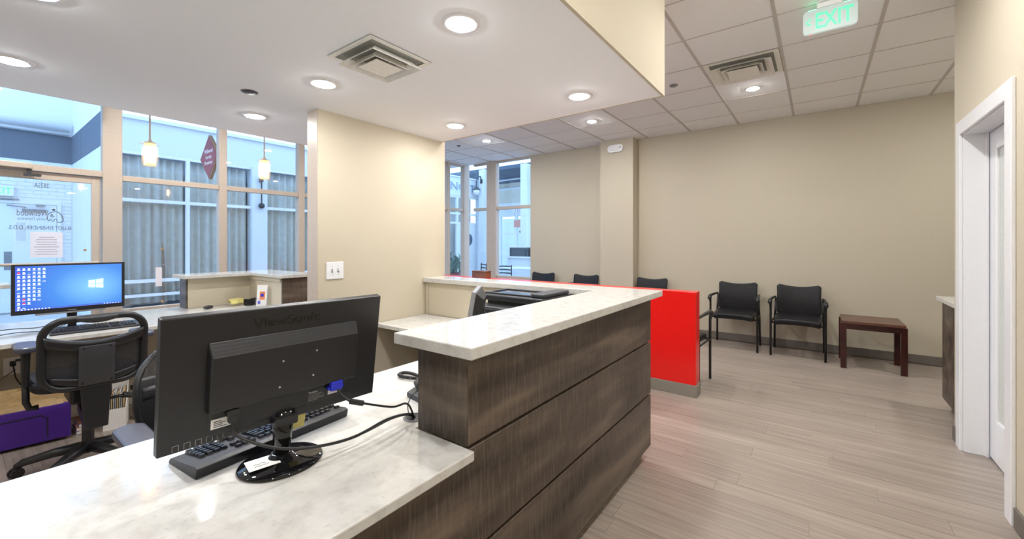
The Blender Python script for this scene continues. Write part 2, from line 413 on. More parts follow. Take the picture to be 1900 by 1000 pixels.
MB().lathe([(.026, 0), (.026, .008), (.010, .010), (.010, .045)], (.885, 3.20, .93), 16, 'x').xf(Matrix.Translation((-.05, 0, 0))).box(.83, .845, 3.20, 3.32, .92, .94).build('door_lever', 'brass', dl, bevel=.003)

# storefront: door_1 and windows along x = -6.1, then the return on the back wall
HD, TR = 3.04, 2.085
def post(parent, y0, y1, x0=SFX - .11, x1=SFX, z0=0, z1=CEIL + .01, nm='mullion'):
    return MB().box(x0, x1, y0, y1, z0, z1).build(nm, 'alum', parent, bevel=.004)
ys = [1.09, 2.02, 3.03, 4.06, 5.08, 6.10]
wn = 0
bays = [(1.09, 2.00), (2.085, 3.00), (3.085, 4.06), (4.13, 5.08), (5.15, 6.02), (6.09, 6.51)]
for n, (a, b) in enumerate(bays):
    wnd = struct(empty('window_%d' % (n + 1)))
    post(wnd, b, bays[n + 1][0] if n + 1 < len(bays) else 6.68)
    MB().box(SFX - .09, SFX - .015, a, b, TR - .03, TR + .03).build('transom', 'alum', wnd, bevel=.004)
    MB().box(SFX - .09, SFX - .015, a, b, .60, .65).build('rail', 'alum', wnd, bevel=.004)
    MB().box(SFX - .09, SFX - .015, a, b, 0, .10).build('sill', 'alum', wnd, bevel=.004)
    MB().box(SFX - .09, SFX - .015, a, b, 3.01, CEIL + .01).build('head', 'alum', wnd, bevel=.004)
    for z0, z1 in ((.10, .60), (.65, TR - .03), (TR + .03, 3.01)):
        MB().box(SFX - .055, SFX - .049, a - .004, b + .004, z0 - .004, z1 + .004).build('pane', 'pane', wnd)
for n, (a, b, rp) in enumerate(((-5.26, -4.42, .0), (-5.89, -5.50, .24))):
    wnd = struct(empty('window_%d' % (7 + n)))
    if rp: MB().box(b, b + rp, BY - .02, BY + .10, .66, CEIL + .01).build('mullion', 'alum', wnd, bevel=.004)
    MB().box(a, b, BY + .015, BY + .09, TR - .03, TR + .03).build('transom', 'alum', wnd, bevel=.004)
    MB().box(a, b, BY + .015, BY + .09, .66, .72).build('rail', 'alum', wnd, bevel=.004)
    MB().box(a, b, BY + .015, BY + .09, 3.01, CEIL + .01).build('head', 'alum', wnd, bevel=.004)
    for z0, z1 in ((.72, TR - .03), (TR + .03, 3.01)):
        MB().box(a - .004, b + .004, BY + .049, BY + .055, z0 - .004, z1 + .004).build('pane', 'pane', wnd)
wnd = struct(empty('window_9'))  # unseen glazing left of the door, added to let in more daylight
post(wnd, -1.16, -1.08); post(wnd, -2.1, -2.02)
for z0, z1 in ((0, .10), (.60, .65), (TR - .03, TR + .03), (3.01, CEIL + .01)):
    MB().box(SFX - .09, SFX - .015, -2.02, -.14, z0, z1).build('rail', 'alum', wnd, bevel=.004)
for z0, z1 in ((.10, .60), (.65, TR - .03), (TR + .03, 3.01)):
    MB().box(SFX - .055, SFX - .049, -2.02, -.14, z0 - .004, z1 + .004).build('pane', 'pane', wnd)
d1 = struct(empty('door_1'))
post(d1, .935, 1.09); post(d1, -.14, -.06)
MB().box(SFX - .10, SFX, -.06, .935, TR - .01, TR + .055).build('header', 'alum', d1, bevel=.004)
MB().box(SFX - .09, SFX - .015, -.06, .935, 3.01, CEIL + .01).build('header', 'alum', d1, bevel=.004)
MB().box(SFX - .055, SFX - .049, -.064, .94, TR + .05, 3.014).build('pane', 'pane', d1)
leaf = MB().box(SFX - .075, SFX - .03, .855, .925, .01, TR - .015).box(SFX - .075, SFX - .03, -.05, .02, .01, TR - .015).box(SFX - .075, SFX - .03, .02, .855, TR - .085, TR - .015).box(SFX - .075, SFX - .03, .02, .855, .01, .20).build('door_leaf', 'alum', d1, bevel=.003)
MB().box(SFX - .055, SFX - .049, .016, .859, .196, TR - .081).build('pane', 'pane', leaf)
MB().tube([(SFX + .03, .0, 1.17), (SFX + .03, .90, 1.17)], .014, 10).box(SFX - .03, SFX + .03, -.02, .0, 1.16, 1.18).box(SFX - .03, SFX + .03, .88, .90, 1.16, 1.18).build('push_bar', 'alum', leaf)
cl = MB().box(SFX + .005, SFX + .065, .02, .44, TR + .0, TR + .055).build('door_closer', 'alum', d1, bevel=.008)
MB().box(SFX + .02, SFX + .04, .41, .44, TR - .05, TR).box(SFX + .0, SFX + .055, .39, .50, TR - .065, TR - .045).build('closer_arm', 'dark', cl)
MB().lathe([(.02, 0), (.02, .02), (.008, .022)], (SFX + .03, .22, TR - .03), 12).build('closer_screw', 'alum', cl)
gx = SFX - .046
NR, UPV = (0, -1, 0), (0, 0, 1)      # lettering faces the alley, so it reads mirrored from inside
text('2835A', .06, 'ink', 'lettering', leaf, (gx, .511, 1.920), NR, UPV, width=.095, height=.045)
text('Wellwood', .1, 'inkgrey', 'lettering', leaf, (gx, .452, 1.640), NR, UPV, width=.20, height=.062)
text('Family Dentistry', .05, 'inkgrey', 'lettering', leaf, (gx, .452, 1.600), NR, UPV, width=.19, height=.034)
text('ELLIOT EINBINDER, D.D.S.', .06, 'ink', 'lettering', leaf, (gx, .505, 1.508), NR, UPV, width=.41, height=.042)
eb = MB()
def E(pts, r): eb.tube([(gx, .60 - p[0], 1.645 + p[1]) for p in spline([(a, b, 0) for a, b in pts], 6)], r, 6)
E([(.035, .03), (.0, .045), (-.03, .03), (-.05, -.01), (-.052, -.05), (-.03, -.062)], .0035)
E([(.035, .03), (.05, .005), (.052, -.03), (.04, -.05)], .0028)
E([(.04, -.05), (.03, -.03), (.02, -.05), (.01, -.055), (.005, -.03), (-.01, -.035), (-.015, -.06), (-.03, -.062)], .0025)
E([(.02, .02), (.03, .0), (.02, -.01), (.005, .0)], .003)
eb.sphere((gx, .60 - .01, 1.645 + .062), (.003, .012, .010)).sphere((gx, .60 - .02, 1.655), (.003, .006, .005)).build('emblem', 'ink', leaf)
MB().box(gx - .004, gx - .002, .436, .652, 1.23, 1.485).build('notice', 'pink', leaf)
nb = MB()
for k in range(8):
    hw = random.uniform(.05, .085); nb.box(gx - .001, gx - .0005, .544 - hw, .544 + hw, 1.262 + k * .024, 1.268 + k * .024)
nb.build('notice_lines', 'noteprint', leaf)

# red half wall
rw = struct(MB().box(-4.3, -.87, 3.92, 4.06, .105, .935).build('wall_red_divider', 'red', bevel=.003))
MB().box(-4.3, -.862, 3.912, 4.068, 0, .105).build('base_strip', 'toe', rw, bevel=.003)

# ================================================================== RECEPTION COUNTER
rc = thing('reception_counter', 'L-shaped reception counter clad in dark saw-marked wood panels beside the corridor', 'counter')
MB().box(-1.075, -.885, .95, 2.64, .075, 1.03).box(-1.075, -.885, -1.2, .95, .075, .714).box(-2.78, -1.075, 2.52, 2.64, .075, 1.03).build('carcass', 'cream', rc)
for z0, z1, y0 in ((.749, 1.032, .937), (.415, .737, -1.2), (.078, .403, -1.2)):
    MB().box(-.885, -.862, y0, 2.66, z0, z1).build('front_panel', 'wood_y', rc, bevel=.0015, seg=1)
MB().box(-1.09, -.863, .935, .956, .746, 1.032).build('end_panel', 'wood_x', rc, bevel=.0015, seg=1)
MB().box(-1.092, -1.075, .956, 2.50, .746, 1.032).build('inner_panel', 'cream', rc)
MB().box(-2.797, -1.092, 2.50, 2.52, .746, 1.032).build('inner_panel', 'cream', rc)
MB().box(-2.797, -2.77, 2.492, 2.503, .746, 1.032).build('filler_strip', 'cream', rc)
for z0, z1 in ((.749, 1.032), (.415, .737), (.078, .403)):
    MB().box(-2.797, -.886, 2.64, 2.66, z0, z1).build('front_panel', 'wood_x', rc, bevel=.0015, seg=1)
MB().box(-.93, -.905, -1.2, 2.615, 0, .078).box(-2.78, -.93, 2.59, 2.615, 0, .078).build('toe_kick', 'toe', rc)
lg = MB().prism([(-.80, .885), (-.80, 2.705), (-2.797, 2.705), (-2.797, 2.455), (-1.155, 2.455), (-1.155, .885)][::-1], 1.0325, 1.0625 + .0075).build('counter_ledge', 'quartz', bevel=.004)
tag(lg, 'raised L-shaped white quartz ledge on top of the wood-clad reception counter', 'countertop')
wt = MB().prism([(-.832, -1.2), (-.832, .934), (-1.096, .934), (-1.096, 2.497), (-2.795, 2.497), (-2.795, 1.97), (-1.722, 1.97), (-1.722, -1.2)], .715, .745).build('worktop', 'quartz', bevel=.004)
tag(wt, 'lower white quartz desk top under the large black monitor', 'countertop')
# cable grommet
gr = thing('cable_grommet', 'round black cable grommet set in the near desk top', 'grommet', (-1.165, .985, .7455))
MB().lathe([(.034, -.0), (.034, .003), (.026, .004)], n=28).build('cup', 'black', gr)
MB().lathe([(.040, -.0), (.041, .0015), (.034, .0035)], n=28, cap=False).build('rim', 'grey', gr, smooth=True)

# ================================================================== NEAR MONITOR (seen from behind)
mo = thing('computer_monitor', 'large black computer monitor seen from behind on the near desk', 'monitor', (-1.235, .557, .7455), math.radians(-3.1))
pan = empty('panel', (.035, 0, .292), 0, mo, (0, math.radians(8.5), 0))
W2, H2 = .281, .168
o = MB().hull([(-.014, y, z) for y, z in ((-W2, -H2), (W2, -H2), (W2, H2), (-W2, H2))], [(.010, y, z) for y, z in ((-W2 + .002, -H2 + .002), (W2 - .002, -H2 + .002), (W2 - .002, H2 - .002), (-W2 + .002, H2 - .002))]).build('housing', 'black', pan, bevel=.003)
MB().box(-.0165, -.0145, -W2 + .016, W2 - .016, -H2 + .02, H2 - .016).build('display', 'screen', pan)
def pt(t, f): return (-W2 + t * 2 * W2, H2 - f * 2 * H2)   # t across, f down
y0, zt = pt(.163, .21); y1, zb = pt(.853, .74)
bul = MB().hull([(.010, y, z) for y, z in ((y0, zb - .004), (y1, zb - .004), (y1, zt), (y0, zt))], [(.034, y, z) for y, z in ((y0 + .004, zb), (y1 - .004, zb), (y1 - .004, zt - .036), (y0 + .004, zt - .036))]).build('rear_cover', 'black', pan, bevel=.005, seg=3)
vb = MB()
for i in range(66):
    for k in range(4):
        yy = y0 + .010 + (y1 - y0 - .02) * (i + (.5 if k % 2 else 0)) / 66; f = (k + .8) / 4.6
        zz = zt - .036 * f; xx = .010 + .024 * f
        a = Matrix.Translation((xx, yy, zz)) @ Matrix.Rotation(-math.atan2(.024, .036), 4, 'Y') if False else None
        nrm = Vector((.036, 0, .024)).normalized(); tz = Vector((-.024, 0, .036)).normalized()
        c = Vector((xx, yy, zz)) + nrm * .0006
        ring = [c + (Vector((0, 1, 0)) * math.cos(q * PI / 3) + tz * math.sin(q * PI / 3)) * .0021 for q in range(6)]
        vb.b.faces.new([vb.b.verts.new(p) for p in ring])
vb.build('vent_holes', 'ink', pan)
MB().hull([(.010, y, z) for y, z in ((y0 + .01, -H2 + .016), (y1 - .04, -H2 + .03), (y1 - .012, zb), (y0 + .004, zb))], [(.015, y, z) for y, z in ((y0 + .016, -H2 + .022), (y1 - .05, -H2 + .036), (y1 - .018, zb), (y0 + .008, zb))]).build('lower_cover', 'black', pan, bevel=.002)
text('ViewSonic', .03, 'blackgloss', 'lettering', pan, (.0103, pt(.49, 0)[0], pt(0, .155)[1]), (0, 1, 0), (0, 0, 1), ext=.0012, width=.172, height=.026)
def plate(t0, t1, f0, f1, x, mat, nm, par=pan, th=.0008):
    a, b = pt(t0, f0), pt(t1, f1); return MB().box(x, x + th, a[0], b[0], b[1], a[1]).build(nm, mat, par)
st = plate(.185, .275, .81, .885, .0152, 'label', 'sticker')
ln = MB()
for k in range(4): ln.box(.0161, .0163, pt(.195, 0)[0], pt(.195 + (.05, .035, .045, .03)[k], 0)[0], pt(0, .872 - k * .014)[1] - .0009, pt(0, .872 - k * .014)[1] + .0009)
ln.box(.0161, .0163, pt(.255, 0)[0], pt(.27, 0)[0], pt(0, .875)[1], pt(0, .835)[1]).build('sticker_print', 'ink', st)
lb = plate(.60, .705, .785, .89, .0150, 'blackgloss', 'rating_label')
ln = MB()
for k in range(6): ln.box(.0159, .0161, pt(.608, 0)[0], pt(.608 + (.07, .08, .06, .085, .085, .05)[k], 0)[0], pt(0, .825 + k * .011)[1] - .0005, pt(0, .825 + k * .011)[1] + .0005)
ln.build('label_print', 'grey', lb)
text('ViewSonic', .01, 'label', 'label_lettering', lb, (.0160, pt(.608, 0)[0], pt(0, .812)[1]), (0, 1, 0), (0, 0, 1), 'LEFT', .0002, width=.026, height=.0045)
plate(.712, .775, .815, .87, .0150, 'label', 'serial_label')
for t, f in ((.46, .44), (.62, .405), (.45, .655), (.61, .62)):
    y, z = pt(t, f); MB().lathe([(.0032, 0), (.0026, .0012)], (.034, y, z), 12, 'x').build('screw', 'steel', pan)
for t, f in ((.445, .93), (.59, .905), (.83, .90)):
    y, z = pt(t, f); MB().lathe([(.005, 0), (.005, .0012)], (.0105 if t > .7 else .0145, y, z), 12, 'x').build('screw_hole', 'ink', pan)
for k in range(5):
    t = .065 + k * .040; y, z = pt(t, .955)
    MB().tube([(.0105, y - .006, z - .008), (.0105, y - .006, z + .006), (.0105, y + .006, z + .006), (.0105, y + .006, z - .008)], .0008, 5).build('button_outline', 'grey', pan)
MB().box(.012, .036, -.034, .028, -H2 - .004, -H2 + .022).build('neck_mount', 'black', pan, bevel=.004)
MB().hull([(.021 * math.cos(a) + .0, .021 * math.sin(a), .02) for a in [2 * PI * i / 24 for i in range(24)]], [(.026 * math.cos(a) + .018, .029 * math.sin(a), .155) for a in [2 * PI * i / 24 for i in range(24)]]).build('neck', 'blackgloss', mo, smooth=True)
MB().lathe([(.108, 0), (.110, .004), (.106, .0085), (.07, .013), (.034, .019), (.027, .03)], n=48).xf(Matrix.Diagonal((.92, 1.0, 1, 1))).build('base', 'blackgloss', mo, smooth=True)
pg = MB().box(.015, .036, pt(.235, 0)[0], pt(.285, 0)[0], pt(0, .79)[1], pt(0, .745)[1]).box(.018, .034, pt(.245, 0)[0], pt(.275, 0)[0], pt(0, .85)[1], pt(0, .79)[1]).build('power_socket', 'black', pan, bevel=.002)
bpy.context.view_layer.update()
def wp(p): return (pan.matrix_world @ Vector(p))
# cables (each a thing)
def cable(name, label, pts, r, mat='black', n=8):
    o = MB().tube(spline(pts, n), r, 8).build(name, mat, None, smooth=True); return tag(o, label, 'cable', )
G = (-1.165, .985, .752)
a = wp((.027, pt(.26, 0)[0], pt(0, .84)[1]))
cable('power_cable', 'thick black power cable drooping from the near monitor past its stand to the grommet', [a, a + Vector((.012, .01, -.04)), (-1.135, .50, .838), (-1.125, .60, .805), (-1.13, .72, .785), (-1.145, .85, .79), (-1.158, .95, .772), (-1.165, .985, .747)], .0042)
cable('power_cable', 'thin black lead lying beside the thick power cable from the near monitor', [(-1.21, .60, .772), (-1.165, .66, .775), (-1.15, .76, .774), (-1.165, .88, .775), (-1.168, .95, .766), (-1.172, .985, .747)], .0026)
v = wp((.030, pt(.745, 0)[0], pt(0, .80)[1]))
vc = thing('video_cable', 'black video cable with blue plug at the right of the near monitor', 'cable')
f0 = v + Vector((.03, .03, -.045)); f1 = f0 + Vector((.012, .035, -.014))
MB().tube(spline([v, v + Vector((.014, .008, -.022)), f0, f1, (-1.13, .86, .832), (-1.145, .935, .815), (-1.160, .98, .747)], 8), .0036, 8).build('lead', 'black', vc, smooth=True)
MB().tube([f0 - (f1 - f0) * .1, f1], .0085, 12).build('ferrite', 'black', vc, bevel=.002)
a = pt(.71, .735); b = pt(.775, .82)
plug = MB().box(.0185, .037, a[0], b[0], b[1], a[1]).xf(pan.matrix_world).build('plug', 'blue', vc, bevel=.003)
for q0, q1 in ((a[0] - .006, a[0] - .0005), (b[0] + .0005, b[0] + .006)): MB().box(.0185, .030, q0, q1, b[1] + .004, b[1] + .012).xf(pan.matrix_world).build('thumb_screw', 'blue', plug)
cable('phone_lead', 'thin black lead looping up from the grommet toward the hidden phone', [(-1.182, .975, .747), (-1.19, .975, .79), (-1.18, 1.0, .828), (-1.15, 1.05, .835), (-1.12, 1.10, .815)], .0017)
# notes
nt_ = MB().grid(lambda u, v: (-.010 - .008 * v * v, -.006 + .075 * u, -H2 + .022 - .074 * v), 2, 6).xf(pan.matrix_world).build('sticky_note', 'yellow', None, solid=.0006)
tag(nt_, 'yellow sticky note hanging below the near monitor beside its stand', 'note')
n2 = thing('paper_note', 'small white handwritten note lying on the near monitor stand base', 'note', (-1.235, .507, .7645), math.radians(-10))
MB().box(-.032, .032, -.038, .038, 0, .0012).build('sheet', 'paper', n2)
sb = MB()
for k in range(2): sb.tube([(.012 - .012 * k, -.022 + q * .007, .0016 + 0 * q) if q % 2 else (.018 - .012 * k, -.022 + q * .007, .0016) for q in range(6 - k)], .0006, 4)
sb.build('handwriting', 'ink', n2)
# keyboard
def keyboard(label, loc, rz, key_parts=True):
    kb = thing('keyboard', label, 'keyboard', loc, rz)   # local: +x is its rear edge, y its width
    MB().prism_y([(-.085, 0), (.078, 0), (.085, .028), (.070, .032), (-.075, .016), (-.085, .008)], -.235, .235).build('case', 'black', kb, bevel=.002)
    kp = None
    slope = math.atan2(.014, .145)
    rows = [(-.064, [1.25, 1.25, 1.25, 6.25, 1.25, 1.25, 1.25, 1.25]), (-.045, [2.25] + [1] * 10 + [2.75]), (-.026, [1.75] + [1] * 11 + [2.25]), (-.007, [1.5] + [1] * 12 + [1.5]), (.012, [1] * 13 + [2]), (.042, [1, -1, 1, 1, 1, 1, -.5, 1, 1, 1, 1, -.5, 1, 1, 1, 1])]
    cache = {}
    def key(x, y, wk):
        z = .0245 + x * .094
        wk = round(wk, 4)
        if wk not in cache:
            h = wk / 2 - .0012
            o = MB().hull([(-.0082, -h, 0), (.0082, -h, 0), (.0082, h, 0), (-.0082, h, 0)], [(-.0062, -h + .002, .0095), (.0058, -h + .002, .0095), (.0058, h - .002, .0095), (-.0062, h - .002, .0095)]).build('key', 'knob', kb)
            cache[wk] = o
        else:
            o = cache[wk].copy(); COL.objects.link(o)
        o.location = (x, y, z - .002); o.rotation_euler = (0, -slope, 0)
    u = .0190
    for x, r in rows:
        y = .228
        for k in r:
            if k < 0: y += k * u; continue
            key(x, y - k * u / 2, k * u); y -= k * u
        for k in range(3):
            if x > .0 or x < -.05 or (x < -.03 and k == 1): key(x, y - .007 - (k + .5) * u, u)
        y -= .014 + 3 * u
        if x < .03:
            for k in range(4): key(x, y - (k + .5) * u * .98, u)
    return kb
kbd = keyboard('black keyboard on the near desk behind the large monitor', (-1.425, .605, .7455), math.radians(5.8))
# desk phone mostly behind the raised counter end
ph = thing('desk_phone', 'black desk phone on the near desk, half hidden behind the raised counter end', 'phone', (-1.255, 1.20, .7455), math.radians(-8))
MB().prism_x([(-.115, 0), (.11, 0), (.11, .085), (.085, .09), (-.115, .02)], -.08, .08).build('body', 'dark', ph, bevel=.006)
MB().prism_y([(-.068, .0), (-.03, .0), (-.03, .028), (-.068, .028)], -.09, .11).xf(Matrix.Translation((0, .0, .062)) @ Matrix.Rotation(.32, 4, 'X')).build('handset', 'black', ph, bevel=.008)
for i in range(4):
    for k in range(3):
        MB().box(-.005 + k * .024, .011 + k * .024, -.08 + i * .026, -.063 + i * .026, 0, .006).xf(Matrix.Translation((0, 0, .057)) @ Matrix.Rotation(.34, 4, 'X')).build('key', 'grey', ph)
cc = MB(); path = spline([(-.06, .10, .05), (-.15, .07, .016), (-.24, .005, .012), (-.315, -.01, .012), (-.335, .025, .012), (-.28, .045, .012), (-.19, .04, .014)], 16)
L_ = [path[0]]; 
pts = []
for i in range(len(path) - 1):
    for k in range(6):
        t = i * 6 + k; p = path[i].lerp(path[i + 1], k / 6); d = (path[i + 1] - path[i]).normalized(); s_ = d.cross(Vector((0, 0, 1))).normalized(); u_ = s_.cross(d)
        pts.append(p + (s_ * math.cos(t * 1.25) + u_ * math.sin(t * 1.25)) * .0068)
cc.tube(pts, .0019, 5).build('coiled_cord', 'black', ph, smooth=True)

# printer + small monitor on the return worktop
pr = thing('printer', 'black multifunction printer on the return desk behind the counter ledge', 'printer', (-1.57, 2.25, .7455))
MB().box(-.26, .25, -.17, .19, 0, .205).build('body', 'black', pr, bevel=.012)
MB().box(-.23, .22, -.10, .19, .205, .255).build('neck_section', 'blackgloss', pr, bevel=.006)
MB().hull([(-.25, -.15, .20), (.10, -.17, .20), (.10, -.10, .20), (-.25, -.09, .20)], [(-.25, -.15, .206), (.10, -.17, .206), (.10, -.10, .225), (-.25, -.09, .225)]).build('control_panel', 'grey', pr, bevel=.002)
lid = MB().prism(rrect(.52, .37, .03, 4, 0, .015), .256, .292).build('scanner_lid', 'black', pr, bevel=.008)
MB().prism(rrect(.34, .22, .02, 4, -.04, .0), .2925, .296).build('feed_recess', 'blackgloss', lid)
tr = MB()
for poly in ((-.23, .15, -.125, -.105), (-.23, .15, .105, .125), (-.23, -.21, -.105, .105)): tr.box(poly[0], poly[1], poly[2], poly[3], .2925, .303)
tr.build('feed_frame', 'dark', lid, bevel=.003)
MB().box(.15, .25, -.14, .17, .2925, .318).build('feeder_hump', 'dark', lid, bevel=.008)
MB().box(-.16, .12, -.176, -.168, .03, .10).build('paper_tray', 'dark', pr, bevel=.003)
pm = thing('small_monitor', 'small dark monitor seen edge-on beside the printer behind the ledge', 'monitor', (-1.56, 1.73, .7455), math.radians(216))
pp = empty('panel', (0, 0, .215), 0, pm, (0, math.radians(-10), 0))   # local +x = screen normal
MB().box(-.012, .012, -.17, .17, -.14, .16).build('bezel', 'grey', pp, bevel=.004)
MB().box(.0125, .0135, -.15, .15, -.12, .145).build('display', 'blackgloss', pp)
MB().hull([(-.012, -.165, -.135), (-.012, .165, -.135), (-.012, .165, .155), (-.012, -.165, .155)], [(-.055, -.11, -.10), (-.055, .11, -.10), (-.055, .11, .12), (-.055, -.11, .12)]).build('rear_shell', 'black', pp, bevel=.004)
vs = MB()
for k in range(9): vs.box(-.0535 + 0, -.0505, -.12, .12, -.075 + k * .018, -.069 + k * .018)
for k in range(9): vs.box(-.045, -.025, -.141, -.136, -.075 + k * .018, -.069 + k * .018).box(-.045, -.025, .136, .141, -.075 + k * .018, -.069 + k * .018)
vs.build('vent_slots', 'ink', pp)
MB().box(-.04, -.015, -.03, .03, .01, .15).build('neck', 'black', pm, bevel=.004)
MB().prism(rrect(.2, .24, .04), 0, .012).build('base', 'black', pm, bevel=.003)
cable('monitor_cord', 'thin black cord curling behind the small monitor on the return desk', [(-1.65, 1.80, .76), (-1.75, 1.9, .78), (-1.79, 1.98, .86), (-1.74, 2.03, .93), (-1.66, 1.99, .92)], .0022)
# waste basket under the return worktop
wb = thing('waste_basket', 'salmon waste basket under the return desk by the counter', 'basket', (-1.50, 2.20, .001))
MB().lathe([(.10, 0), (.14, .36), (.146, .365), (.146, .38), (.135, .38), (.095, .012)], n=24).build('tub', 'salmon', wb, smooth=True)
MB().lathe([(.147, .366), (.152, .373), (.147, .381)], n=24, cap=False).build('rim', 'salmon', wb, smooth=True)

# light switch
sw = thing('light_switch', 'white double toggle light switch plate on the cream partition wall', 'switch', (-2.7995, 1.632, 1.176))
MB().box(0, .006, -.066, .066, -.061, .061).build('plate', 'trim', sw, bevel=.003)
for s in (-1, 1):
    MB().box(.006, .0075, s * .023 - .006, s * .023 + .006, -.013, .013).build('slot', 'grey', sw)
    MB().hull([(.0075, s * .023 - .004, -.006), (.0075, s * .023 + .004, -.006), (.0075, s * .023 + .004, .006), (.0075, s * .023 - .004, .006)], [(.019, s * .023 - .0035, .004), (.019, s * .023 + .0035, .004), (.018, s * .023 + .0035, .010), (.018, s * .023 - .0035, .010)]).build('toggle', 'trim', sw)
    for q in (-1, 1): MB().lathe([(.003, 0), (.0024, .001)], (.006, s * .023, q * .03), 10, 'x').build('screw', 'steel', sw)

# ================================================================== FAR DESK
fd = thing('side_desk', 'cream panelled desk carcass beneath the far white desk top by the entrance', 'desk')
MB().box(-4.98, -4.72, -1.2, 1.88, 0, .714).build('knee_wall', 'tan', fd)
MB().box(-5.04, -4.98, -1.2, 2.13, 0, .714).build('outer_panel', 'wood_y', fd)
MB().box(-4.98, -4.12, 1.88, 2.13, 0, .714).build('end_cabinet', 'wood_x', fd)
MB().box(-5.04, -4.87, 1.335, 2.13, .746, 1.037).box(-4.87, -4.14, 1.87, 2.13, .746, 1.037).build('upper_wall', 'cream', fd)
MB().box(-5.042, -4.869, 1.318, 1.335, .746, 1.037).build('end_panel', 'wood_x', fd)
MB().box(-4.14, -4.118, 1.868, 2.132, .746, 1.037).build('end_panel', 'wood_y', fd)
MB().box(-4.87, -4.86, 1.34, 1.87, 1.0, 1.037).box(-4.87, -4.15, 1.858, 1.87, 1.0, 1.037).build('ledge_moulding', 'cream', fd)
MB().box(-5.04, -4.87, -1.2, .20, .746, 1.037).build('upper_wall', 'cream', fd)
ft = MB().prism([(-4.05, -1.2), (-4.05, 2.14), (-5.10, 2.14), (-5.10, -1.2)], .715, .745).build('worktop', 'quartz', bevel=.004)
tag(ft, 'far white quartz desk top under the lit monitor near the entrance', 'countertop')
l2 = MB().prism([(-4.735, 1.265), (-4.735, 1.835), (-4.08, 1.835), (-4.08, 2.17), (-5.075, 2.17), (-5.075, 1.265)], 1.038, 1.07).build('counter_ledge', 'quartz', bevel=.004)
tag(l2, 'small L-shaped white ledge over the cream corner of the far desk', 'countertop')
l3 = MB().prism([(-4.79, -1.2), (-4.79, .245), (-5.075, .245), (-5.075, -1.2)], 1.038, 1.07).build('counter_ledge', 'quartz', bevel=.004)
tag(l3, 'white ledge end cut by the picture edge left of the lit monitor', 'countertop')
# acrylic guard
ag = thing('acrylic_guard', 'clear acrylic sneeze guard standing on the far desk with brass standoffs', 'screen', (-5.02, 0, .7455))
MB().box(-.003, .003, .27, 1.22, .06, 1.135).build('sheet', 'acryl', ag)
for y in (.66, 1.175):
    MB().prism_y([(.0, 0), (.10, 0), (.10, .30), (.085, .46), (.05, .58), (.02, .635), (.004, .635)], y - .003, y + .003).build('fin', 'acryl', ag)
    for z in (.06 if y < 1 else .075, .57):
        MB().lathe([(.009, -.012), (.009, .026)], (0, y, z), 12, 'x').build('standoff', 'brass', ag)
    MB().box(.0, .10, y - .006, y + .006, .42, .427).build('cross_pin', 'acryl', ag)
MB().box(.012, .013, 1.125, 1.172, .22, .40).build('taped_notice', 'pink', ag)
sg = tag(MB().box(-5.06, -5.054, .90, .955, .7455, .88).box(-5.06, -5.03, .90, .906, .7455, .88).build('acrylic_stand', 'acryl'), 'small clear acrylic stand right of the lit monitor', 'holder')

# lit monitor
lm = thing('computer_monitor', 'black monitor with lit blue desktop screen on the far desk', 'monitor', (-4.47, .52, .7455))
MB().box(-.012, .012, -.29, .29, .125, .478).build('housing', 'black', lm, bevel=.003)
dsp = empty('display', (.0125, 0, .3075), 0, lm)
MB().box(0, .001, -.272, .272, -.152, .158).build('screen', 'screen', dsp)
MB().box(.0011, .0015, -.272, .272, -.152, -.140).build('taskbar', 'taskbar', dsp)
ib = MB(); ir = MB(); ibl = MB()
for c in range(6):
    for r in range(11 if c < 2 else (10 if c < 5 else 4)):
        if c in (3, 4) and r > 8: continue
        y = -.256 + c * .0235; z = .138 - r * .0265
        q = ir if (c < 2 and random.random() < .2) else (ibl if random.random() < .12 else ib)
        q.box(.0011, .0015, y - .0055, y + .0055, z - .0045, z + .0055)
        ib.box(.0011, .0015, y - .008, y + .008, z - .0105, z - .008)
for k in range(10): ib.box(.0016, .0019, -.262 + k * .016, -.255 + k * .016, -.149, -.143)
for k in range(6): ib.box(.0016, .0019, .17 + k * .016, .176 + k * .016, -.148, -.144)
ib.build('icons', 'iconw', dsp); ir.build('icons', 'iconr', dsp); ibl.build('icons', 'iconb', dsp)
lw = MB()   # four-pane window emblem in perspective
def lp(u, v): return (.0013, .085 + u * .082, .012 + (v - .5) * (.052 + .020 * u))
for u0, u1 in ((0, .46), (.50, 1)):
    for v0, v1 in ((0, .48), (.52, 1)): lw.quad(lp(u0, v0), lp(u1, v0), lp(u1, v1), lp(u0, v1))
lw.build('window_emblem', 'winlight', dsp)
text('ViewSonic', .012, 'label', 'lettering', lm, (.0125, 0, .132), (0, 1, 0), (0, 0, 1), ext=.0003, width=.045, height=.006)
MB().box(-.045, -.012, -.20, .20, .17, .42).build('rear_cover', 'black', lm, bevel=.01)
MB().hull([(-.02, -.022, .012), (.02, -.022, .012), (.02, .022, .012), (-.02, .022, .012)], [(-.03, -.03, .17), (.004, -.03, .17), (.004, .03, .17), (-.03, .03, .17)]).build('neck', 'blackgloss', lm, bevel=.004)
MB().lathe([(.105, 0), (.108, .004), (.10, .009), (.03, .016)], n=36).build('base', 'blackgloss', lm, smooth=True)
MB().prism(rrect(.36, .02, .008, 3), .112, .124).xf(Matrix.Translation((0, 0, 0)) @ Matrix.Rotation(PI / 2, 4, 'Z')).build('lower_lip', 'grey', lm)
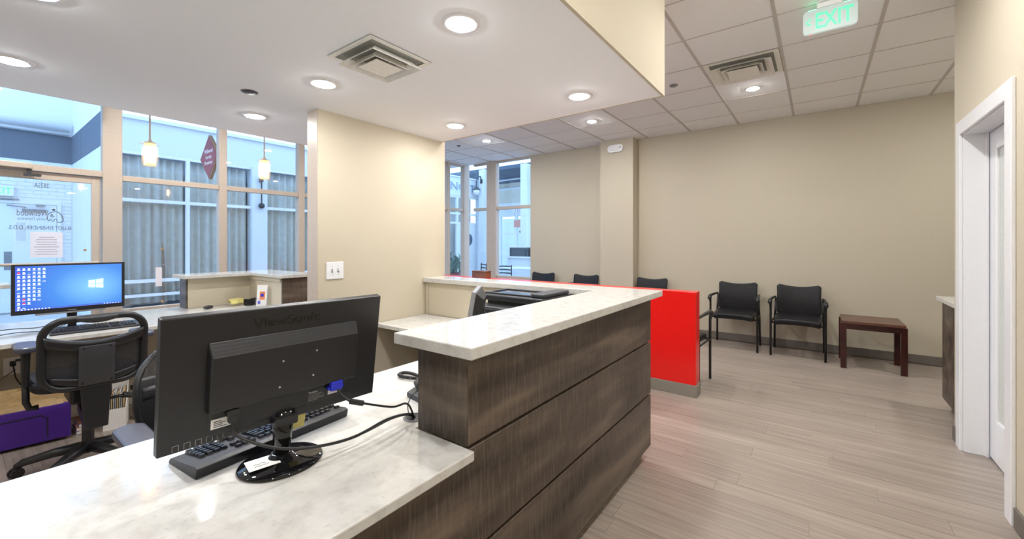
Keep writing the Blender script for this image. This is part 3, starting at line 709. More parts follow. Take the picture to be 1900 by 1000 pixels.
for n, pts in enumerate(([(-4.49, .50, .80), (-4.52, .36, .765), (-4.50, .24, .775), (-4.52, .05, .77), (-4.6, -.2, .75)], [(-4.49, .53, .79), (-4.42, .40, .752), (-4.44, .25, .755), (-4.40, .10, .752), (-4.5, -.2, .75)])):
    cable('monitor_cord', ('black cord rising in a loop left from the lit monitor', 'black cord lying flat on the desk below the lit monitor')[n], pts, .003)
keyboard('black keyboard on the far desk in front of the lit monitor', (-4.23, .62, .7455), PI - .05)
# small things on the far desk
ms = thing('computer_mouse', 'black computer mouse on the far desk before the cream corner', 'mouse', (-4.69, 1.446, .7455), .5)
MB().sphere((0, 0, .0165), (.03, .05, .0165), 20, 10).build('shell', 'black', ms, smooth=True)
MB().lathe([(.008, -.003), (.008, .003)], (0, -.024, .026), 14, 'x').build('wheel', 'grey', ms)
yp = MB().grid(lambda u, v: (-.05 + .10 * u + .012 * math.sin(6 * v), -.07 + .14 * v, .012 + .055 * math.sin(PI * min(1, .15 + .8 * u)) * (.7 + .3 * math.sin(2.6 * v + .4))), 10, 12).xf(Matrix.Translation((-4.72, 1.70, .748))).build('cloth_pouch', 'yellow', None, smooth=True, solid=.012)
tag(yp, 'rumpled yellow cloth pouch in the corner of the far desk', 'pouch')
bl = thing('camera_strap', 'black coiled strap heap beside the yellow cloth pouch', 'strap', (-4.645, 1.795, .7455))
for k in range(5):
    MB().tube([(.052 * (1 - .08 * k) * math.cos(t) + .006 * math.sin(3 * t + k), .055 * math.sin(t), .010 + .011 * k + .006 * math.sin(2 * t + k)) for t in [2 * PI * i / 28 for i in range(28)]], .008, 6, True).build('coil', 'leather', bl, smooth=True)
bh = thing('brochure_holder', 'clear acrylic holder with orange and white brochures in the far desk corner', 'holder', (-4.40, 1.80, .7455), math.radians(-50))
MB().box(-.001, .001, -.052, .052, 0, .20).xf(Matrix.Rotation(-.12, 4, 'Y') @ Matrix.Translation((-.012, 0, 0))).build('back_sheet', 'acryl', bh)
MB().box(.022, .024, -.052, .052, 0, .09).box(-.012, .024, -.052, -.050, 0, .06).box(-.012, .024, .050, .052, 0, .06).box(-.012, .024, -.052, .052, 0, .002).build('pocket', 'acryl', bh)
br = MB().box(.000, .012, -.048, .048, .004, .215).xf(Matrix.Rotation(-.12, 4, 'Y')).build('brochures', 'paper', bh)
MB().box(.0125, .0132, -.02, .03, .07, .15).xf(Matrix.Rotation(-.12, 4, 'Y')).build('cover_picture', 'orange', br)
MB().box(.0133, .0138, -.01, .018, .10, .13).box(.0125, .0132, -.035, -.01, .03, .06).xf(Matrix.Rotation(-.12, 4, 'Y')).build('cover_detail', 'blue', br)
# outlet and cords under the far desk
ol = thing('wall_outlet', 'cream power outlet plate with a black plug under the far desk', 'outlet', (-4.7195, .25, .48))
MB().box(0, .006, -.042, .042, -.062, .062).build('plate', 'paper', ol, bevel=.002)
MB().box(.006, .03, -.013, .017, .0, .035).build('plug', 'black', ol, bevel=.003)
for z in (-.025, .02): MB().box(.006, .0072, -.018, .018, z - .015, z + .015).build('receptacle', 'label', ol)
cable('outlet_cord', 'black cord dropping from the outlet plug under the far desk', [(-4.69, .252, .497), (-4.66, .255, .46), (-4.66, .27, .38), (-4.60, .33, .27), (-4.50, .36, .20)], .004)
cable('power_cable', 'black cord hanging in a loop left of the outlet under the far desk', [(-4.60, .12, .71), (-4.62, .17, .60), (-4.64, .18, .48), (-4.64, .15, .38), (-4.62, .10, .33)], .005)
cable('grey_cord', 'grey cord sloping down below the outlet under the far desk', [(-4.69, .262, .455), (-4.62, .20, .42), (-4.55, .10, .37), (-4.5, -.05, .30)], .004, 'grey')

# file box, holder, magazines under the far desk
fb = thing('file_box', 'purple file box with a metal latch on the floor under the far desk', 'box', (-4.36, .14, .001), math.radians(-6))
MB().box(-.10, .10, -.36, .36, .02, .255).build('box', 'purple', fb, bevel=.003)
MB().tube([(.1015, -.02, .02), (.1015, -.02, .17), (.1015, .01, .20), (.1015, .22, .205), (.1015, .25, .175), (.1015, .25, .05)], .003, 6).build('seam_strip', 'black', fb)
lt = MB().box(.101, .108, -.10, -.06, .12, .20).box(.101, .108, -.10, -.06, .05, .11).build('latch', 'steel', fb, bevel=.003)
MB().box(.108, .114, -.105, -.045, .110, .122).tube([(.112, -.07, .06), (.112, -.06, .09), (.112, -.06, .16), (.112, -.07, .19)], .004, 6).build('latch_bar', 'steel', lt)
for k, (x, h, d) in enumerate(((-.085, .37, .30), (-.06, .36, .33), (-.035, .345, .34), (-.01, .335, .33), (.015, .32, .345), (.04, .312, .35), (.062, .30, .35), (.082, .29, .335))):
    q = MB().box(x - .003, x + .003, -d, d - .012 * (k % 3), .03, h).box(x - .003, x + .003, -.1 + .09 * (k % 4), .02 + .09 * (k % 4), h, h + .016).build('file_folder', 'manila')
    q.parent = fb
    if k == 7: MB().box(.0862, .0868, -.33, -.08, .268, .286).build('yellow_tab', 'yellow', fb)
mh = thing('magazine_holder', 'white card magazine holder full of papers under the far desk', 'holder', (-4.25, .725, .001), math.radians(-15))
MB().prism_y([(-.11, 0), (.09, 0), (.09, .15), (.075, .15), (-.10, .315), (-.11, .315)], -.062, -.056).prism_y([(-.11, 0), (.09, 0), (.09, .15), (.075, .15), (-.10, .315), (-.11, .315)], .056, .062).box(.087, .09, -.056, .056, 0, .15).box(-.11, -.107, -.056, .056, 0, .315).box(-.107, .087, -.056, .056, 0, .003).build('case', 'paper', mh)
for k in range(10):
    y = -.05 + k * .0108; a = random.uniform(-.06, .06)
    MB().box(-.09, .075 - .004 * (k % 3), y - .002, y + .002, .004, .25 + .03 * random.random()).xf(Matrix.Rotation(0, 4, 'X')).build('paper_sheaf', 'label' if k % 3 else 'manila', mh)
mf = tag(MB().box(-4.42, -4.38, .60, .72, .001, .31).build('paper_folder', 'brown'), 'brown card folder standing behind the task chair under the far desk', 'folder')
for k, (c, lab) in enumerate((('purple', 'purple magazine lying lowest in the pile behind the task chair'), ('salmon', 'salmon magazine in the middle of the pile behind the task chair'), ('brown', 'brown magazine lying on top of the pile behind the task chair'))):
    m_ = thing('magazine', lab, 'magazine', (-4.36, .555 + .004 * k, .002 + .024 * k), random.uniform(-.05, .05), 'magazines under the far desk')
    MB().box(-.10, .10, -.035, .035, .001, .021).build('pages', 'paper', m_); MB().box(-.101, .101, -.036, .036, .021, .0225).box(-.101, .101, -.036, .036, 0, .001).build('cover', c, m_)
gf = tag(MB().box(-4.30, -4.27, .83, .92, .001, .27).build('binder', 'green', bevel=.003), 'green binder standing right of the white magazine holder', 'binder')

# ================================================================== TASK CHAIRS
def star_base(t, r=.31, a0=0, mat='black'):
    MB().lathe([(.035, .09), (.04, .10), (.04, .15), (.028, .155), (.028, .38)], n=20).build('gas_lift', mat, t, smooth=False)
    for k in range(5):
        a = a0 + k * 2 * PI / 5; c, s = math.cos(a), math.sin(a)
        MB().tube([(.02 * c, .02 * s, .125), (.15 * c, .15 * s, .112), ((r - .03) * c, (r - .03) * s, .085), (r * c, r * s, .066)], [.032, .027, .022, .018], 8).build('base_arm', mat, t, smooth=True)
        ct = empty('caster', (r * c, r * s, 0), a + .8, t)
        for q in (-1, 1): MB().lathe([(.012, -.009), (.029, -.008), (.031, 0), (.029, .008), (.012, .009)], (0, q * .014, .031), 18, 'y').build('wheel', mat, ct)
        MB().lathe([(.011, .03), (.011, .068)], n=10).build('stem', mat, ct)
tc = thing('task_chair', 'black mesh task chair facing the lit monitor at the far desk', 'chair', (-3.62, .49, .001))
star_base(tc, .31, math.radians(243.7))
MB().box(-.12, .12, -.09, .09, .42, .515).build('mechanism', 'black', tc, bevel=.015)
MB().prism(rrect(.46, .48, .12, 6, -.07, 0), .515, .585).build('seat', 'leather', tc, bevel=.03, seg=3)
# back support
MB().hull([(.02, -.05, .36), (.02, .05, .36), (.02, .05, .42), (.02, -.05, .42)], [(.26, -.05, .30), (.26, .05, .30), (.20, .05, .37), (.20, -.05, .37)]).hull([(.20, -.05, .30), (.26, -.05, .30), (.26, .05, .30), (.20, .05, .30)], [(.225, -.065, .58), (.255, -.065, .58), (.255, .065, .58), (.225, .065, .58)]).build('back_support', 'black', tc, bevel=.006)
MB().tube([(.05, .08, .40), (.05, .17, .40)], .010, 8).tube([(.05, .15, .405), (.05, .27, .36)], [.02, .010], 8).build('tension_lever', 'black', tc)
def bx(y, z): return .245 - .10 * (1 - min(1, abs((z - .70) / .30)) * .6) * 0 - .55 * y * y + .10 * (z - .52)   # curved, reclined back surface
ring = [(bx(y, z), y, z) for y, z in rrect(.425, .392, .10, 8, 0, .75)]
fr = MB().tube(ring, .019, 10, True).build('back_frame', 'black', tc, smooth=True)
def band(top, bot, th, y0=-.205, y1=.205, n=20):
    m = MB()
    def f(u, v):
        y = y0 + (y1 - y0) * u; z = top(y) + (bot(y) - top(y)) * v; return (bx(y, z) + th, y, z)
    return m.grid(f, n, 3)
band(lambda y: .812 + 1.15 * y * y, lambda y: .762 + .9 * y * y, .008).build('cross_band', 'black', tc, smooth=True, solid=.022)
band(lambda y: .79, lambda y: .56, .014, -.075, .075, 8).build('back_plate', 'dark', tc, smooth=True, solid=.02, bevel=.004)
band(lambda y: .60 + 1.0 * y * y, lambda y: .555 + 1.3 * y * y, .004, -.18, .18, 16).build('lower_rim', 'black', tc, smooth=True, solid=.02)
band(lambda y: .79 + .8 * y * y, lambda y: .56 + 1.0 * y * y, -.008, -.20, .20, 16).build('mesh_panel', 'mesh1', tc, smooth=True)
band(lambda y: .955, lambda y: .920 + 2.5 * y * y, .010, -.085, .085, 8).build('top_grip', 'dark', tc, smooth=True, solid=.028)
for y, z in ((-.055, .775), (.055, .775), (-.06, .575), (.06, .575)): MB().lathe([(.006, 0), (.005, .003)], (bx(y, z) + .023, y, z), 10, 'x').build('bolt', 'metalblk', tc)
for s in (-1, 1):
    MB().tube([(-.02, s * .20, .42), (-.02, s * .235, .42), (-.02, s * .248, .46), (-.02, s * .25, .60)], .016, 8).build('arm_bracket', 'black', tc, smooth=True)
    MB().hull([(-.05, s * .25 - .014, .55), (.01, s * .25 - .014, .55), (.01, s * .25 + .014, .55), (-.05, s * .25 + .014, .55)], [(-.065, s * .25 - .018, .765), (.035, s * .25 - .018, .765), (.035, s * .25 + .018, .765), (-.065, s * .25 + .018, .765)]).build('arm_post', 'black', tc, bevel=.008)
    MB().prism(rrect(.26, .095, .045, 5, .0, s * .25), .765, .795).build('arm_pad', 'pad_blue_sheen', tc, bevel=.008)
    MB().lathe([(.008, -.012), (.008, .012)], (-.015, s * .275, .71), 10, 'y').build('arm_knob', 'black', tc)
t2 = thing('task_chair', 'black open-mesh task chair half hidden behind the near monitor', 'chair', (-2.02, .67, .001))
star_base(t2, .30, .3)
MB().box(-.12, .12, -.09, .09, .38, .43).build('mechanism', 'black', t2, bevel=.015)
MB().prism(rrect(.48, .48, .12, 6, .04, 0), .43, .50).build('seat', 'leather', t2, bevel=.03, seg=3)
def b2(y, z): return -.33 + .9 * y * y - .10 * (z - .5) + .05 * math.sin((z - .52) / .42 * PI)
MB().grid(lambda u, v: (b2(-.215 + .43 * u, .53 + .37 * v), (-.215 + .43 * u) * (1 - .30 * max(0, v - .5) * 2 * max(0, v - .5) * 2), .53 + .37 * v), 24, 24).build('mesh_back', 'mesh2', t2, smooth=True, solid=.006)
MB().tube([(b2(y, z), y, z) for y, z in rrect(.44, .37, .15, 8, 0, .715)], .013, 8, True).build('back_frame', 'black', t2, smooth=True)
MB().grid(lambda u, v: (b2(-.215 + .075 * u, .55 + .25 * v) + .008, -.217 + .075 * u, .55 + .25 * v), 6, 20).grid(lambda u, v: (b2(.14 + .075 * u, .55 + .25 * v) + .008, .142 + .075 * u, .55 + .25 * v), 6, 20).grid(lambda u, v: (b2(-.2 + .4 * u, .71 + .05 * v) + .010, -.2 + .4 * u, .71 + .05 * v), 16, 3).build('mesh_border', 'black', t2, smooth=True, solid=.004)
MB().tube([(-.05, 0, .40), (-.30, 0, .39), (-.37, 0, .46), (-.35, 0, .70)], [.03, .03, .028, .02], 8).build('back_support', 'black', t2, smooth=True)
for s in (-1, 1):
    MB().tube([(.06, s * .18, .41), (.06, s * .27, .42), (.06, s * .285, .50), (.06, s * .285, .66)], .017, 8).build('arm_post', 'black', t2, smooth=True)
    MB().prism(rrect(.26, .095, .045, 5, .06, s * .285), .66, .69).build('arm_pad', 'pad_blue_sheen', t2, bevel=.008)

# ================================================================== WAITING ROOM
def guest_chair(label, loc, rz, group='black guest chairs'):
    t = thing('guest_chair', label, 'chair', loc, rz, group)   # faces local -y
    # seat
    def sf(u, v):
        x = -.235 + .47 * u; y = -.26 + .46 * v
        e = 1 - max(abs(2 * u - 1) ** 8, 0) * .25
        z = .446 - .022 * (1 - v) ** 4 * 1.2 + .006 * math.sin(PI * u); return (x * (1 - .04 * (1 - v) ** 6), y, z * 1 - .012 * abs(2 * u - 1) ** 6)
    MB().grid(sf, 14, 14).build('seat', 'leather', t, smooth=True, solid=.07, bevel=.018)
    def bf(u, v):
        x = -.235 + .47 * u; q = abs(2 * u - 1)
        zt = .815 + .036 * q ** 2 - (.03 * max(0, q - .88) / .12); zb = .465 + .02 * max(0, q - .85) / .15
        z = zb + (zt - zb) * v; xx = x * (1 - .02 * math.sin(PI * v))
        return (xx, .185 + .045 * v - .012 * math.sin(PI * v) + .018 * (1 - q * q) , z)
    MB().grid(bf, 16, 12).build('backrest', 'leather', t, smooth=True, solid=.032, bevel=.008)
    for s in (-1, 1):
        MB().tube([(s * .268, -.23, .004), (s * .268, -.23, .63), (s * .268, -.235, .65)], .0125, 10).build('leg', 'metalblk', t, smooth=True)
        MB().tube([(s * .262, .245, .004), (s * .255, .205, .42), (s * .25, .20, .50), (s * .245, .225, .66)], .0125, 10).build('leg', 'metalblk', t, smooth=True)
        MB().tube(spline([(s * .268, -.232, .60), (s * .272, -.262, .645), (s * .272, -.25, .672), (s * .270, -.18, .682), (s * .262, .05, .682), (s * .250, .215, .675)], 4), [.013] * 4 + [.024] * 4 + [.022] * 4 + [.017] * 4 + [.014] * 5, 8).build('armrest', 'black', t, smooth=True)
    MB().tube([(-.268, -.22, .405), (.268, -.22, .405)], .010, 8).tube([(-.255, .205, .41), (.255, .205, .41)], .010, 8).tube([(-.266, -.22, .405), (-.256, .205, .41)], .009, 8).tube([(.266, -.22, .405), (.256, .205, .41)], .009, 8).build('seat_frame', 'metalblk', t, smooth=True)
    return t
gc = guest_chair('black guest chair next to the dark red side table', (-.197, 6.19, .001), 0)
spots = [(-.88, 6.20, .02, 'black guest chair second from the side table, in front of the blank back wall'),
         (-2.06, 6.20, 0, 'black guest chair just right of the column, mostly behind the counter ledge'),
         (-3.20, 6.22, -.03, 'black guest chair just left of the column, only its back top showing'),
         (-4.05, 6.22, .02, 'black guest chair beside the far corner window, only its back top showing')]
for x, y, r, lab in spots:
    c = copy_tree(gc); c.location = (x, y, .001); c.rotation_euler = (0, 0, r); c['label'] = lab
c = copy_tree(gc); c.location = (-1.145, 4.325, .001); c.rotation_euler = (0, 0, PI); c['label'] = 'black guest chair backed against the red half wall, one arm showing'
st = thing('side_table', 'dark red wooden side table against the tan back wall', 'table', (.473, 6.10, .001))
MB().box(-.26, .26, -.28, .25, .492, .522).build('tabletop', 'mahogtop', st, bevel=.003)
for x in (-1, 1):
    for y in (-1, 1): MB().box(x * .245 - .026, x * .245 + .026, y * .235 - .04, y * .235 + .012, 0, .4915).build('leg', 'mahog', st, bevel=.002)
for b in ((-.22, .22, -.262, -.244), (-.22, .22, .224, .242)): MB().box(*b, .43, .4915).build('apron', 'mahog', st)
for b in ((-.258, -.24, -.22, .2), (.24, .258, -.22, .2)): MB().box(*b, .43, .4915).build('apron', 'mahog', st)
bb = thing('wooden_box', 'small reddish brown wooden box on top of the red half wall', 'box', (-3.435, 3.985, .936))
MB().box(-.115, .115, -.05, .05, 0, .075).build('body', 'brown', bb, bevel=.002)
MB().box(-.118, .118, -.053, .053, .075, .088).build('lid', 'brown', bb, bevel=.002)
# cabinet behind the corner
kc = thing('base_cabinet', 'dark wood base cabinet just past the right wall corner', 'cabinet', (.83, 0, 0))
MB().box(.02, .60, 4.19, 4.88, .09, .895).build('body', 'wood_x', kc)
for a, b in ((4.20, 4.535), (4.541, 4.878)):
    MB().box(0, .019, a, b, .095, .89).build('door', 'wood_x', kc, bevel=.0015, seg=1)
MB().box(.05, .60, 4.19, 4.86, 0, .09).build('toe_kick', 'base', kc)
tag(MB().box(.80, 1.45, 4.18, 4.93, .8955, .93).build('countertop', 'quartz', bevel=.003), 'small white quartz top on the base cabinet past the corner', 'countertop')

# ================================================================== CEILING FITTINGS
def downlight(x, y, z, label, lens='lens', r=.085):
    t = thing('downlight', label, 'ceiling light', (x, y, z), 0, 'recessed downlights')
    MB().lathe([(LENS_R, 0), (LENS_R, -.005), (LENS_R * .92, -.008), (LENS_R * .7, -.0115), (LENS_R * .35, -.0135), (.002, -.014)], n=32).build('lens', lens, t, smooth=True)
    MB().lathe([(LENS_R + .0005, 0), (LENS_R + .0005, -.005), (LENS_R + .006, -.007), (r - .004, -.005), (r, 0)], n=32, cap=False).build('trim_ring', 'trim', t, smooth=True)
    return t
dl0 = downlight(-1.222, 1.284, SOF, 'largest round downlight in the soffit, at the top of the picture')
dlh = downlight(-.565, 5.145, CEIL - .002, 'tile ceiling downlight right beside the ceiling air diffuser', 'lens_high')
def dl(x, y, z, lab):
    c = copy_tree(dl0 if z < 2.5 else dlh); c.location = (x, y, z); c['label'] = lab
for x, y, lab in ((-2.332, 1.288, 'soffit downlight just left of the square air vent'), (-3.324, .171, 'soffit downlight cut by the left picture edge'), (-3.329, 1.315, 'soffit downlight nearest the hanging diamond sign'),
                  (-2.32, 2.374, 'soffit downlight above the end of the cream partition wall'), (-1.219, 2.366, 'soffit downlight near the corner of the soffit over the ledge')):
    dl(x, y, SOF, lab)
for x, y, lab in ((-2.497, 5.213, 'tile ceiling downlight in front of the column'), (-4.349, 5.175, 'tile ceiling downlight nearest the corner windows')):
    dl(x, y, CEIL - .002, lab)
# unseen downlights added to brighten the room, most carrying on the visible rows
for x, y, z, lab in ((-2.332, .171, SOF, 'added soffit downlight outside the picture between the two task chairs'),
                (-2.332, -1.0, SOF, 'added soffit downlight outside the picture over the near end of the desks'), (-3.324, -.95, SOF, 'added soffit downlight outside the picture over the near end of the far desk'), (-5.2, .25, CEIL - .002, 'added entrance downlight outside the picture just inside the glass door'), (.05, 2.85, CEIL - .002, 'added corridor downlight outside the picture in front of the right-hand door'), (.05, .8, CEIL - .002, 'added corridor downlight outside the picture beside the near end of the counter'), (0, -.6, CEIL - .002, 'added corridor downlight outside the picture behind the viewer'),
                (-2.497, 3.35, CEIL - .002, 'added waiting room downlight hidden above the soffit behind the ledge'), (-4.349, 3.35, CEIL - .002, 'added waiting room downlight hidden behind the partition wall'), (-5.2, 1.6, CEIL - .002, 'added entrance downlight hidden above the soffit edge'), (1.5, 5.145, CEIL - .002, 'added downlight of the waiting room row hidden behind the right wall')):
    dl(x, y, z, lab)
def diffuser(label, loc, w, d, cream=True):
    t = thing('air_diffuser', label, 'vent', loc)
    def frame(a, b, z0, z1, nm, mat='vent'):   # ring with outer half-sizes a (low z1) and inner b
        m = MB()
        A = [(-a[0], -a[1]), (a[0], -a[1]), (a[0], a[1]), (-a[0], a[1])]; B = [(-b[0], -b[1]), (b[0], -b[1]), (b[0], b[1]), (-b[0], b[1])]
        for i in range(4):
            j = (i + 1) % 4; m.quad((*A[i], z0), (*A[j], z0), (*B[j], z1), (*B[i], z1))
        return m.build(nm, mat, t, solid=.002)
    w /= 2; d /= 2
    frame((w, d), (w * .86, d * .86), -.006, -.006, 'rim')
    MB().box(-w * .86, w * .86, -d * .86, d * .86, -.0012, -.0006).build('throat', 'shade_in', t)  # flat plate, the shade inside the vent is put into its colour
    frame((w * .80, d * .80), (w * .60, d * .60), -.042, -.008, 'cone')
    frame((w * .55, d * .55), (w * .42, d * .42), -.048, -.012, 'cone')
    MB().box(-w * .42, w * .42, -d * .42, d * .42, -.050, -.046).build('center_plate', 'vent', t)
    MB().box(-w * .4, -w * .38, -.004, .004, -.046, -.001).box(w * .38, w * .4, -.004, .004, -.046, -.001).build('hanger', 'steel', t)
    return t
diffuser('square cream air diffuser in the plaster soffit', (-1.787, 1.29, SOF), .36, .37)
dd = diffuser('square air diffuser replacing one tile of the tile ceiling', (TX + .5 * sx, TY + 1.5 * sy, CEIL - .001), sx - .03, sy - .012)
sp = thing('sprinkler_cover', 'dark round sprinkler cover in the soffit by the glass front', 'sprinkler', (-2.823, 1.085, SOF))
MB().lathe([(.042, 0), (.042, -.006), (.03, -.010)], n=24).build('cover', 'dark', sp, smooth=True)
MB().lathe([(.048, 0), (.047, -.003), (.042, -.004)], n=24, cap=False).build('ring', 'grey', sp, smooth=True)
s2 = thing('ceiling_sprinkler', 'small grey sprinkler plate in the tile ceiling near the soffit corner', 'sprinkler', (-1.229, 4.54, CEIL - .002))
MB().lathe([(.042, 0), (.042, -.006), (.03, -.012)], n=20).build('plate', 'grey', s2, smooth=True); MB().lathe([(.010, -.012), (.010, -.025), (.018, -.027)], n=14).build('deflector', 'steel', s2)
s3 = thing('ceiling_sprinkler', 'small dark sprinkler plate in the tile ceiling by the partition end', 'sprinkler', (-4.95, 5.15, CEIL - .002))
MB().lathe([(.035, 0), (.035, -.006), (.026, -.012)], n=20).build('plate', 'dark', s3, smooth=True); MB().lathe([(.010, -.012), (.010, -.03), (.02, -.032)], n=14).build('deflector', 'steel', s3)
em = thing('wall_strobe', 'white oval alarm strobe high on the tan column', 'alarm', (-2.625, 6.354, 2.90))
MB().prism_y([(x, z) for x, z in rrect(.26, .125, .06, 6)], -.03, 0).build('housing', 'trim', em, bevel=.012, seg=3)
MB().prism_y([(x, z) for x, z in rrect(.17, .07, .03, 5, -.02, 0)], -.042, -.03).build('lens', 'label', em, bevel=.008)
MB().lathe([(.012, -.034), (.012, -.03)], (.09, 0, .01), 12, 'y').build('indicator', 'grey', em)
def exit_sign(label, loc, rz, arrow):
    t = thing('exit_sign', label, 'exit sign', loc, rz)   # face towards local -y
    MB().prism_y(rrect(.30, .165, .028, 6), -.011, .011).build('body', 'exitface', t, bevel=.004)
    for s, nm in ((-1, 'front_letters'), (1, 'rear_letters')):
        text('EXIT', .12, 'exitgreen', nm, t, (.022 if arrow and s < 0 else 0, s * .0115, -.052), (1 if s < 0 else -1, 0, 0), (0, 0, 1), ext=.0012, width=.205, height=.108, bold=.022)
    if arrow: MB().tube([(-.105, -.012, .022), (-.130, -.012, .0), (-.105, -.012, -.022)], .0055, 6).build('arrow', 'exitgreen', t)
    MB().box(-.07, .07, -.02, .02, .083, .12).build('mount', 'trim', t, bevel=.008)
    MB().prism(rrect(.15, .06, .025), .12, .13).build('canopy', 'trim', t, bevel=.003)
    MB().box(-.12, -.075, -.006, .006, .083, .085).box(.075, .12, -.006, .006, .083, .085).build('added_glow_strip', 'exitglow', t)  # glowing strip added on the sign's top to throw green onto the ceiling
    MB().lathe([(.005, -.086), (.004, -.0825)], (-.105, 0, 0), 10).build('indicator', 'led', t)
    return t
exit_sign('green lit exit sign with left arrow hanging from the tile ceiling', (.065, 3.58, CEIL - .131), 0, True)
exit_sign('green exit sign over the entrance door, mostly behind the soffit edge', (-5.78, .552, CEIL - .18), PI / 2, False)
MB().box(-.012, .012, -.012, .012, .13, .18).build('stem', 'trim', [o for o in COL.objects if o.name == 'exit_sign.001'][0])
# pendants
def pendant(label, x, y):
    t = thing('pendant_lamp', label, 'pendant lamp', (x, y, 0), 0, 'glass cylinder pendants')
    MB().lathe([(.05, CEIL - .03), (.06, CEIL - .006)], n=20).build('canopy', 'alum', t)
    MB().tube([(0, 0, 2.22), (0, 0, CEIL - .02)], .0065, 10).build('stem', 'alum', t)
    MB().lathe([(.012, 2.25), (.018, 2.232), (.04, 2.226), (.04, 2.216)], n=16).build('cap', 'alum', t)
    MB().lathe([(.054, 2.012), (.054, 2.235)], n=28, cap=False).build('glass_shade', 'acryl', t, smooth=True)
    MB().lathe([(.039, 2.03), (.039, 2.215)], n=24, cap=False).build('inner_shade', 'amber', t, smooth=True)
    MB().sphere((0, 0, 2.12), (.016, .016, .05)).build('bulb', 'bulb', t, smooth=True)
    MB().box(-.0025, .0025, -.066, .066, 2.205, 2.21).build('cross_pin', 'alum', t)
    return t
m, nt, b = new_mat('amber_mesh'); nt.nodes.remove(b)
t_ = nt.nodes.new('ShaderNodeBsdfTranslucent'); t_.inputs[0].default_value = (1, .76, .42, 1)
tr_ = nt.nodes.new('ShaderNodeBsdfTransparent'); tr_.inputs[0].default_value = (1, .88, .66, 1)
mx = nt.nodes.new('ShaderNodeMixShader'); mx.inputs[0].default_value = .5
nt.links.new(t_.outputs[0], mx.inputs[1]); nt.links.new(tr_.outputs[0], mx.inputs[2]); nt.links.new(mx.outputs[0], nt.nodes['Material Output'].inputs[0])
M['amber'] = m
pendant('glowing amber pendant lamp nearer the entrance door', -4.55, .985)
pendant('glowing amber pendant lamp nearer the cream partition wall', -4.55, 1.885)

# ================================================================== OUTSIDE
struct(MB().box(-16, SFX, -6, 22, -.08, -.02).box(SFX, 3, BY + .12, 22, -.08, -.02).build('ground_alley', 'pave'))
FX = -9.6
fa = thing('shop_front', 'pale blue shop front with curtained windows across the alley', 'shop front', (FX, 0, 0))
MB().box(-.25, 0, 1.49, 7.2, 2.985, 3.54).build('fascia', 'facade', fa)
MB().box(-.25, .06, 1.49, 7.195, 3.54, 3.60).build('coping', 'extframe', fa)
MB().box(-.25, 0, 1.49, 7.2, -.02, .10).build('plinth', 'facade', fa)
MB().box(-.20, 0, 1.49, 1.60, .1, 2.985).build('corner_post', 'extframe', fa)
MB().box(-.20, .05, 3.72, 4.02, -.02, 2.985).build('pilaster', 'facade', fa)
MB().box(-.20, .05, 6.9, 7.2, -.02, 2.985).build('pilaster', 'facade', fa)
for a, b in ((1.60, 3.72), (4.02, 6.9)):
    for z, h in ((2.93, .055), (2.10, .06), (.67, .06), (.42, .05), (.10, .05)):
        MB().box(-.08, .0, a, b, z, z + h).build('rail', 'extframe', fa, bevel=.004)
    n = 1 if b < 4 else 2
    cuts = [2.635] if b < 4 else [5.0, 5.95]
    e = [a] + cuts + [b]
    for c_ in cuts: MB().box(-.085, .006, c_ - .03, c_ + .03, .1, 2.985).build('mullion', 'extframe', fa, bevel=.004)
    for q0, q1 in zip(e, e[1:]):
        for z0, z1 in ((.15, .42), (.47, .67), (.73, 2.10), (2.16, 2.93)):
            MB().box(-.045, -.04, q0, q1, z0, z1).build('pane', 'pane', fa)
MB().box(-.45, -.40, 1.6, 7.2, -.02, 3.0).build('inner_wall', 'band', fa)
cur = [('left bay', 1.62, 2.62), ('second bay', 2.65, 3.70), ('bay right of the pilaster', 4.04, 4.98), ('bay beyond', 5.02, 5.93), ('last bay', 5.97, 6.88)]
labs = ['grey pleated curtain behind the left bay of the alley shop front', 'grey pleated curtain behind the bay left of the alley pilaster', 'grey pleated curtain behind the bay right of the alley pilaster', 'grey pleated curtain behind the fourth bay of the alley shop front', 'grey pleated curtain behind the farthest bay of the alley shop front']
for (nm, a, b), lab in zip(cur, labs):
    np_ = int((b - a) / .12); ph_ = random.random() * 6
    o = MB().grid(lambda u, v: (FX - .15 + (.044 - .012 * v) * math.sin(2 * PI * np_ * u + ph_ + .5 * math.sin(9 * u)) + .012 * math.sin(23 * u), a + (b - a) * u + .008 * math.sin(40 * u + 2 * v), .30 + 2.62 * v), np_ * 10, 6).build('curtain', 'curtain', None, smooth=True, solid=.004)
    tag(o, lab, 'curtain', 'alley shop curtains')
sl = thing('wall_camera', 'dark ball camera on a rod fixed to the alley pilaster', 'camera', (FX + .06, 3.88, 0))
MB().tube([(.05, 0, 2.22), (.05, 0, 2.70)], .014, 8).box(-.012, .07, -.03, .03, 2.68, 2.76).build('rod', 'dark', sl)
MB().sphere((.05, 0, 2.17), .06).build('ball', 'dark', sl, smooth=True)
